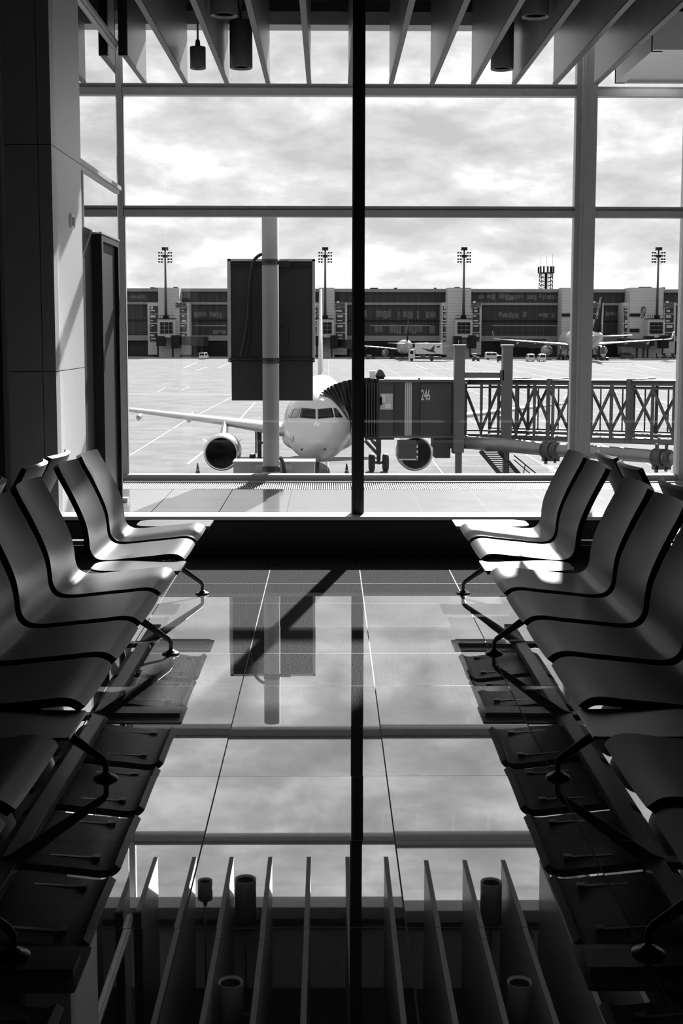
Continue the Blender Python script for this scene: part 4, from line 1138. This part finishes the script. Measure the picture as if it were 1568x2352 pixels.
van(1217, 830, 5.0, 2.0, 2.3, 'white van parked nose-on, left one of the pair before the big distant airliner', R(90))
van(1243, 830, 5.0, 2.0, 2.3, 'white van parked nose-on, right one of the pair before the big distant airliner', R(90))
van(1149, 831, 4.2, 1.8, 1.9, 'small dark car-like van right of the side-on white van', R(75), 'van_dark')
van(468, 825, 5.0, 2.0, 2.2, 'van parked under the far terminal between tower 209 and the display board', R(80), 'van')
van(1440, 824, 5.0, 2.0, 2.2, 'van behind the right wing of the big distant airliner', R(10), 'van_dark')

# catering truck
p = gpt(985, 829)
ct = empty('catering_truck', (p.x, p.y, GZ), label='white high-box catering truck with a dark bird emblem, right of the small distant airliner', cat='truck')
sx = p.y / F
u = 1.0 / F * p.y            # metres per photo pixel here
def zz(py): return at(985, py, p.y).z - GZ
local(MB().box(-32 * u, 30 * u, -1.3, 1.3, zz(813), zz(788)), 'cargo_box', M['van'], ct, 0.04)
em = MB()
em.prism([(-18 * u, -1.31, zz(799)), (2 * u, -1.31, zz(803)), (12 * u, -1.31, zz(792)), (10 * u, -1.31, zz(806)), (16 * u, -1.31, zz(810)), (-2 * u, -1.31, zz(807))], (0, -0.05, 0))
em.prism([(18 * u, -1.31, zz(795)), (24 * u, -1.31, zz(794)), (23 * u, -1.31, zz(798)), (17 * u, -1.31, zz(799))], (0, -0.05, 0))
local(em, 'emblem', M['ink'], ct)
b_ = MB().box(-42 * u, 28 * u, -1.1, 1.1, zz(823), zz(819)); b_.bar((-20 * u, -0.9, zz(820)), (10 * u, -0.9, zz(814)), 0.2, 0.3); b_.bar((10 * u, -0.9, zz(820)), (-20 * u, -0.9, zz(814)), 0.2, 0.3)
local(b_, 'chassis', M['van_dark'], ct)
local(MB().prism([(-47 * u, -1.2, zz(825)), (-47 * u, -1.2, zz(813)), (-43 * u, -1.2, zz(803)), (-33 * u, -1.2, zz(803)), (-33 * u, -1.2, zz(825))], (0, 2.4, 0)), 'cab', M['van'], ct, 0.05)
local(MB().box(-44 * u, -37 * u, -1.24, -1.18, zz(813), zz(806)), 'cab_window', M['cockpit'], ct)
wheels(ct, 8, 2.4, 0.5, (-40 * u, 6 * u))

# ground equipment: tug, dollies, belt loader
def tug(px, py, L_, h, label):
    p = gpt(px, py)
    e = empty('baggage_tug', (p.x, p.y, GZ), 0, label, 'tug', 'baggage tugs across the apron')
    local(MB().box(-L_ / 2, L_ / 2, -0.8, 0.8, 0.4, h * 0.55), 'body', M['van_dark'], e, 0.05)
    local(MB().box(-L_ / 2, L_ * 0.1, -0.75, 0.75, h * 0.55, h * 0.92).box(-L_ / 2 - 0.1, L_ * 0.15, -0.85, 0.85, h * 0.92, h), 'cab', M['van_dark'], e)
    local(MB().box(-L_ * 0.4, 0, -0.78, 0.78, h * 0.6, h * 0.88), 'windows', M['cockpit_pale'], e)
    wheels(e, L_, 1.7, 0.38, (-L_ * 0.33, L_ * 0.33))
tug(1092, 829, 2.2, 2.3, 'dark baggage tug left of the side-on white van')
tug(851, 825, 3.0, 1.6, 'low dark baggage tug just right of the dark mullion')
tug(1388, 828, 2.6, 1.8, 'dark baggage tug under the tail of the big distant airliner')
def dolly_row(px, py, n, label):
    p = gpt(px, py)
    for k in range(n):
        e = empty('baggage_cart', (p.x + k * 3.0, p.y, GZ), 0, label[k], 'cart', 'baggage carts at the far terminal')
        local(MB().box(-1.3, 1.3, -0.7, 0.7, 0.45, 0.6).box(-1.3, -1.2, -0.7, 0.7, 0.6, 1.8).box(1.2, 1.3, -0.7, 0.7, 0.6, 1.8).box(-1.3, 1.3, -0.7, 0.7, 1.75, 1.85), 'frame', M['van_dark'], e)
        local(MB().box(-1.1, 1.0, -0.55, 0.55, 0.6, 1.3), 'load', M['facade'], e)
        wheels(e, 2.6, 1.4, 0.25, (-0.9, 0.9))
dolly_row(1515, 823, 3, ['leftmost of three baggage carts at the foot of tower 205', 'middle of three baggage carts at the foot of tower 205', 'rightmost of three baggage carts at the foot of tower 205'])

# parked boarding bridges at the far terminal
def far_bridge(px0, px1, py, label):
    a, b = at(px0, py, 481), at(px1, py + 3, 476)
    e = empty('jet_bridge', (b.x, b.y, GZ), label=label, cat='jet bridge', group='folded boarding bridges at the far terminal')
    MB().bar(a, b, 3.0, 3.0).build('tunnel', M['bridge_dark'], e)
    MB().bar(b - Vector((2, 0, 0)), b + Vector((3, -2, 0)), 4.0, 3.4).build('cab', M['bridge_dark'], e)
    MB().box(b.x - 1.5, b.x - 0.9, b.y - 0.4, b.y + 0.4, GZ, b.z).build('support', M['bridge_dark'], e)
    MB().box(b.x + 0.9, b.x + 1.5, b.y - 0.4, b.y + 0.4, GZ, b.z).build('support', M['bridge_dark'], e)
far_bridge(400, 455, 781, 'folded boarding bridge below the tower marked 209')
far_bridge(770, 812, 788, 'folded boarding bridge below the tower marked 208')
far_bridge(1150, 1230, 786, 'folded boarding bridge left of the big distant airliner nose')
far_bridge(1420, 1470, 786, 'folded boarding bridge below the tower marked 205')
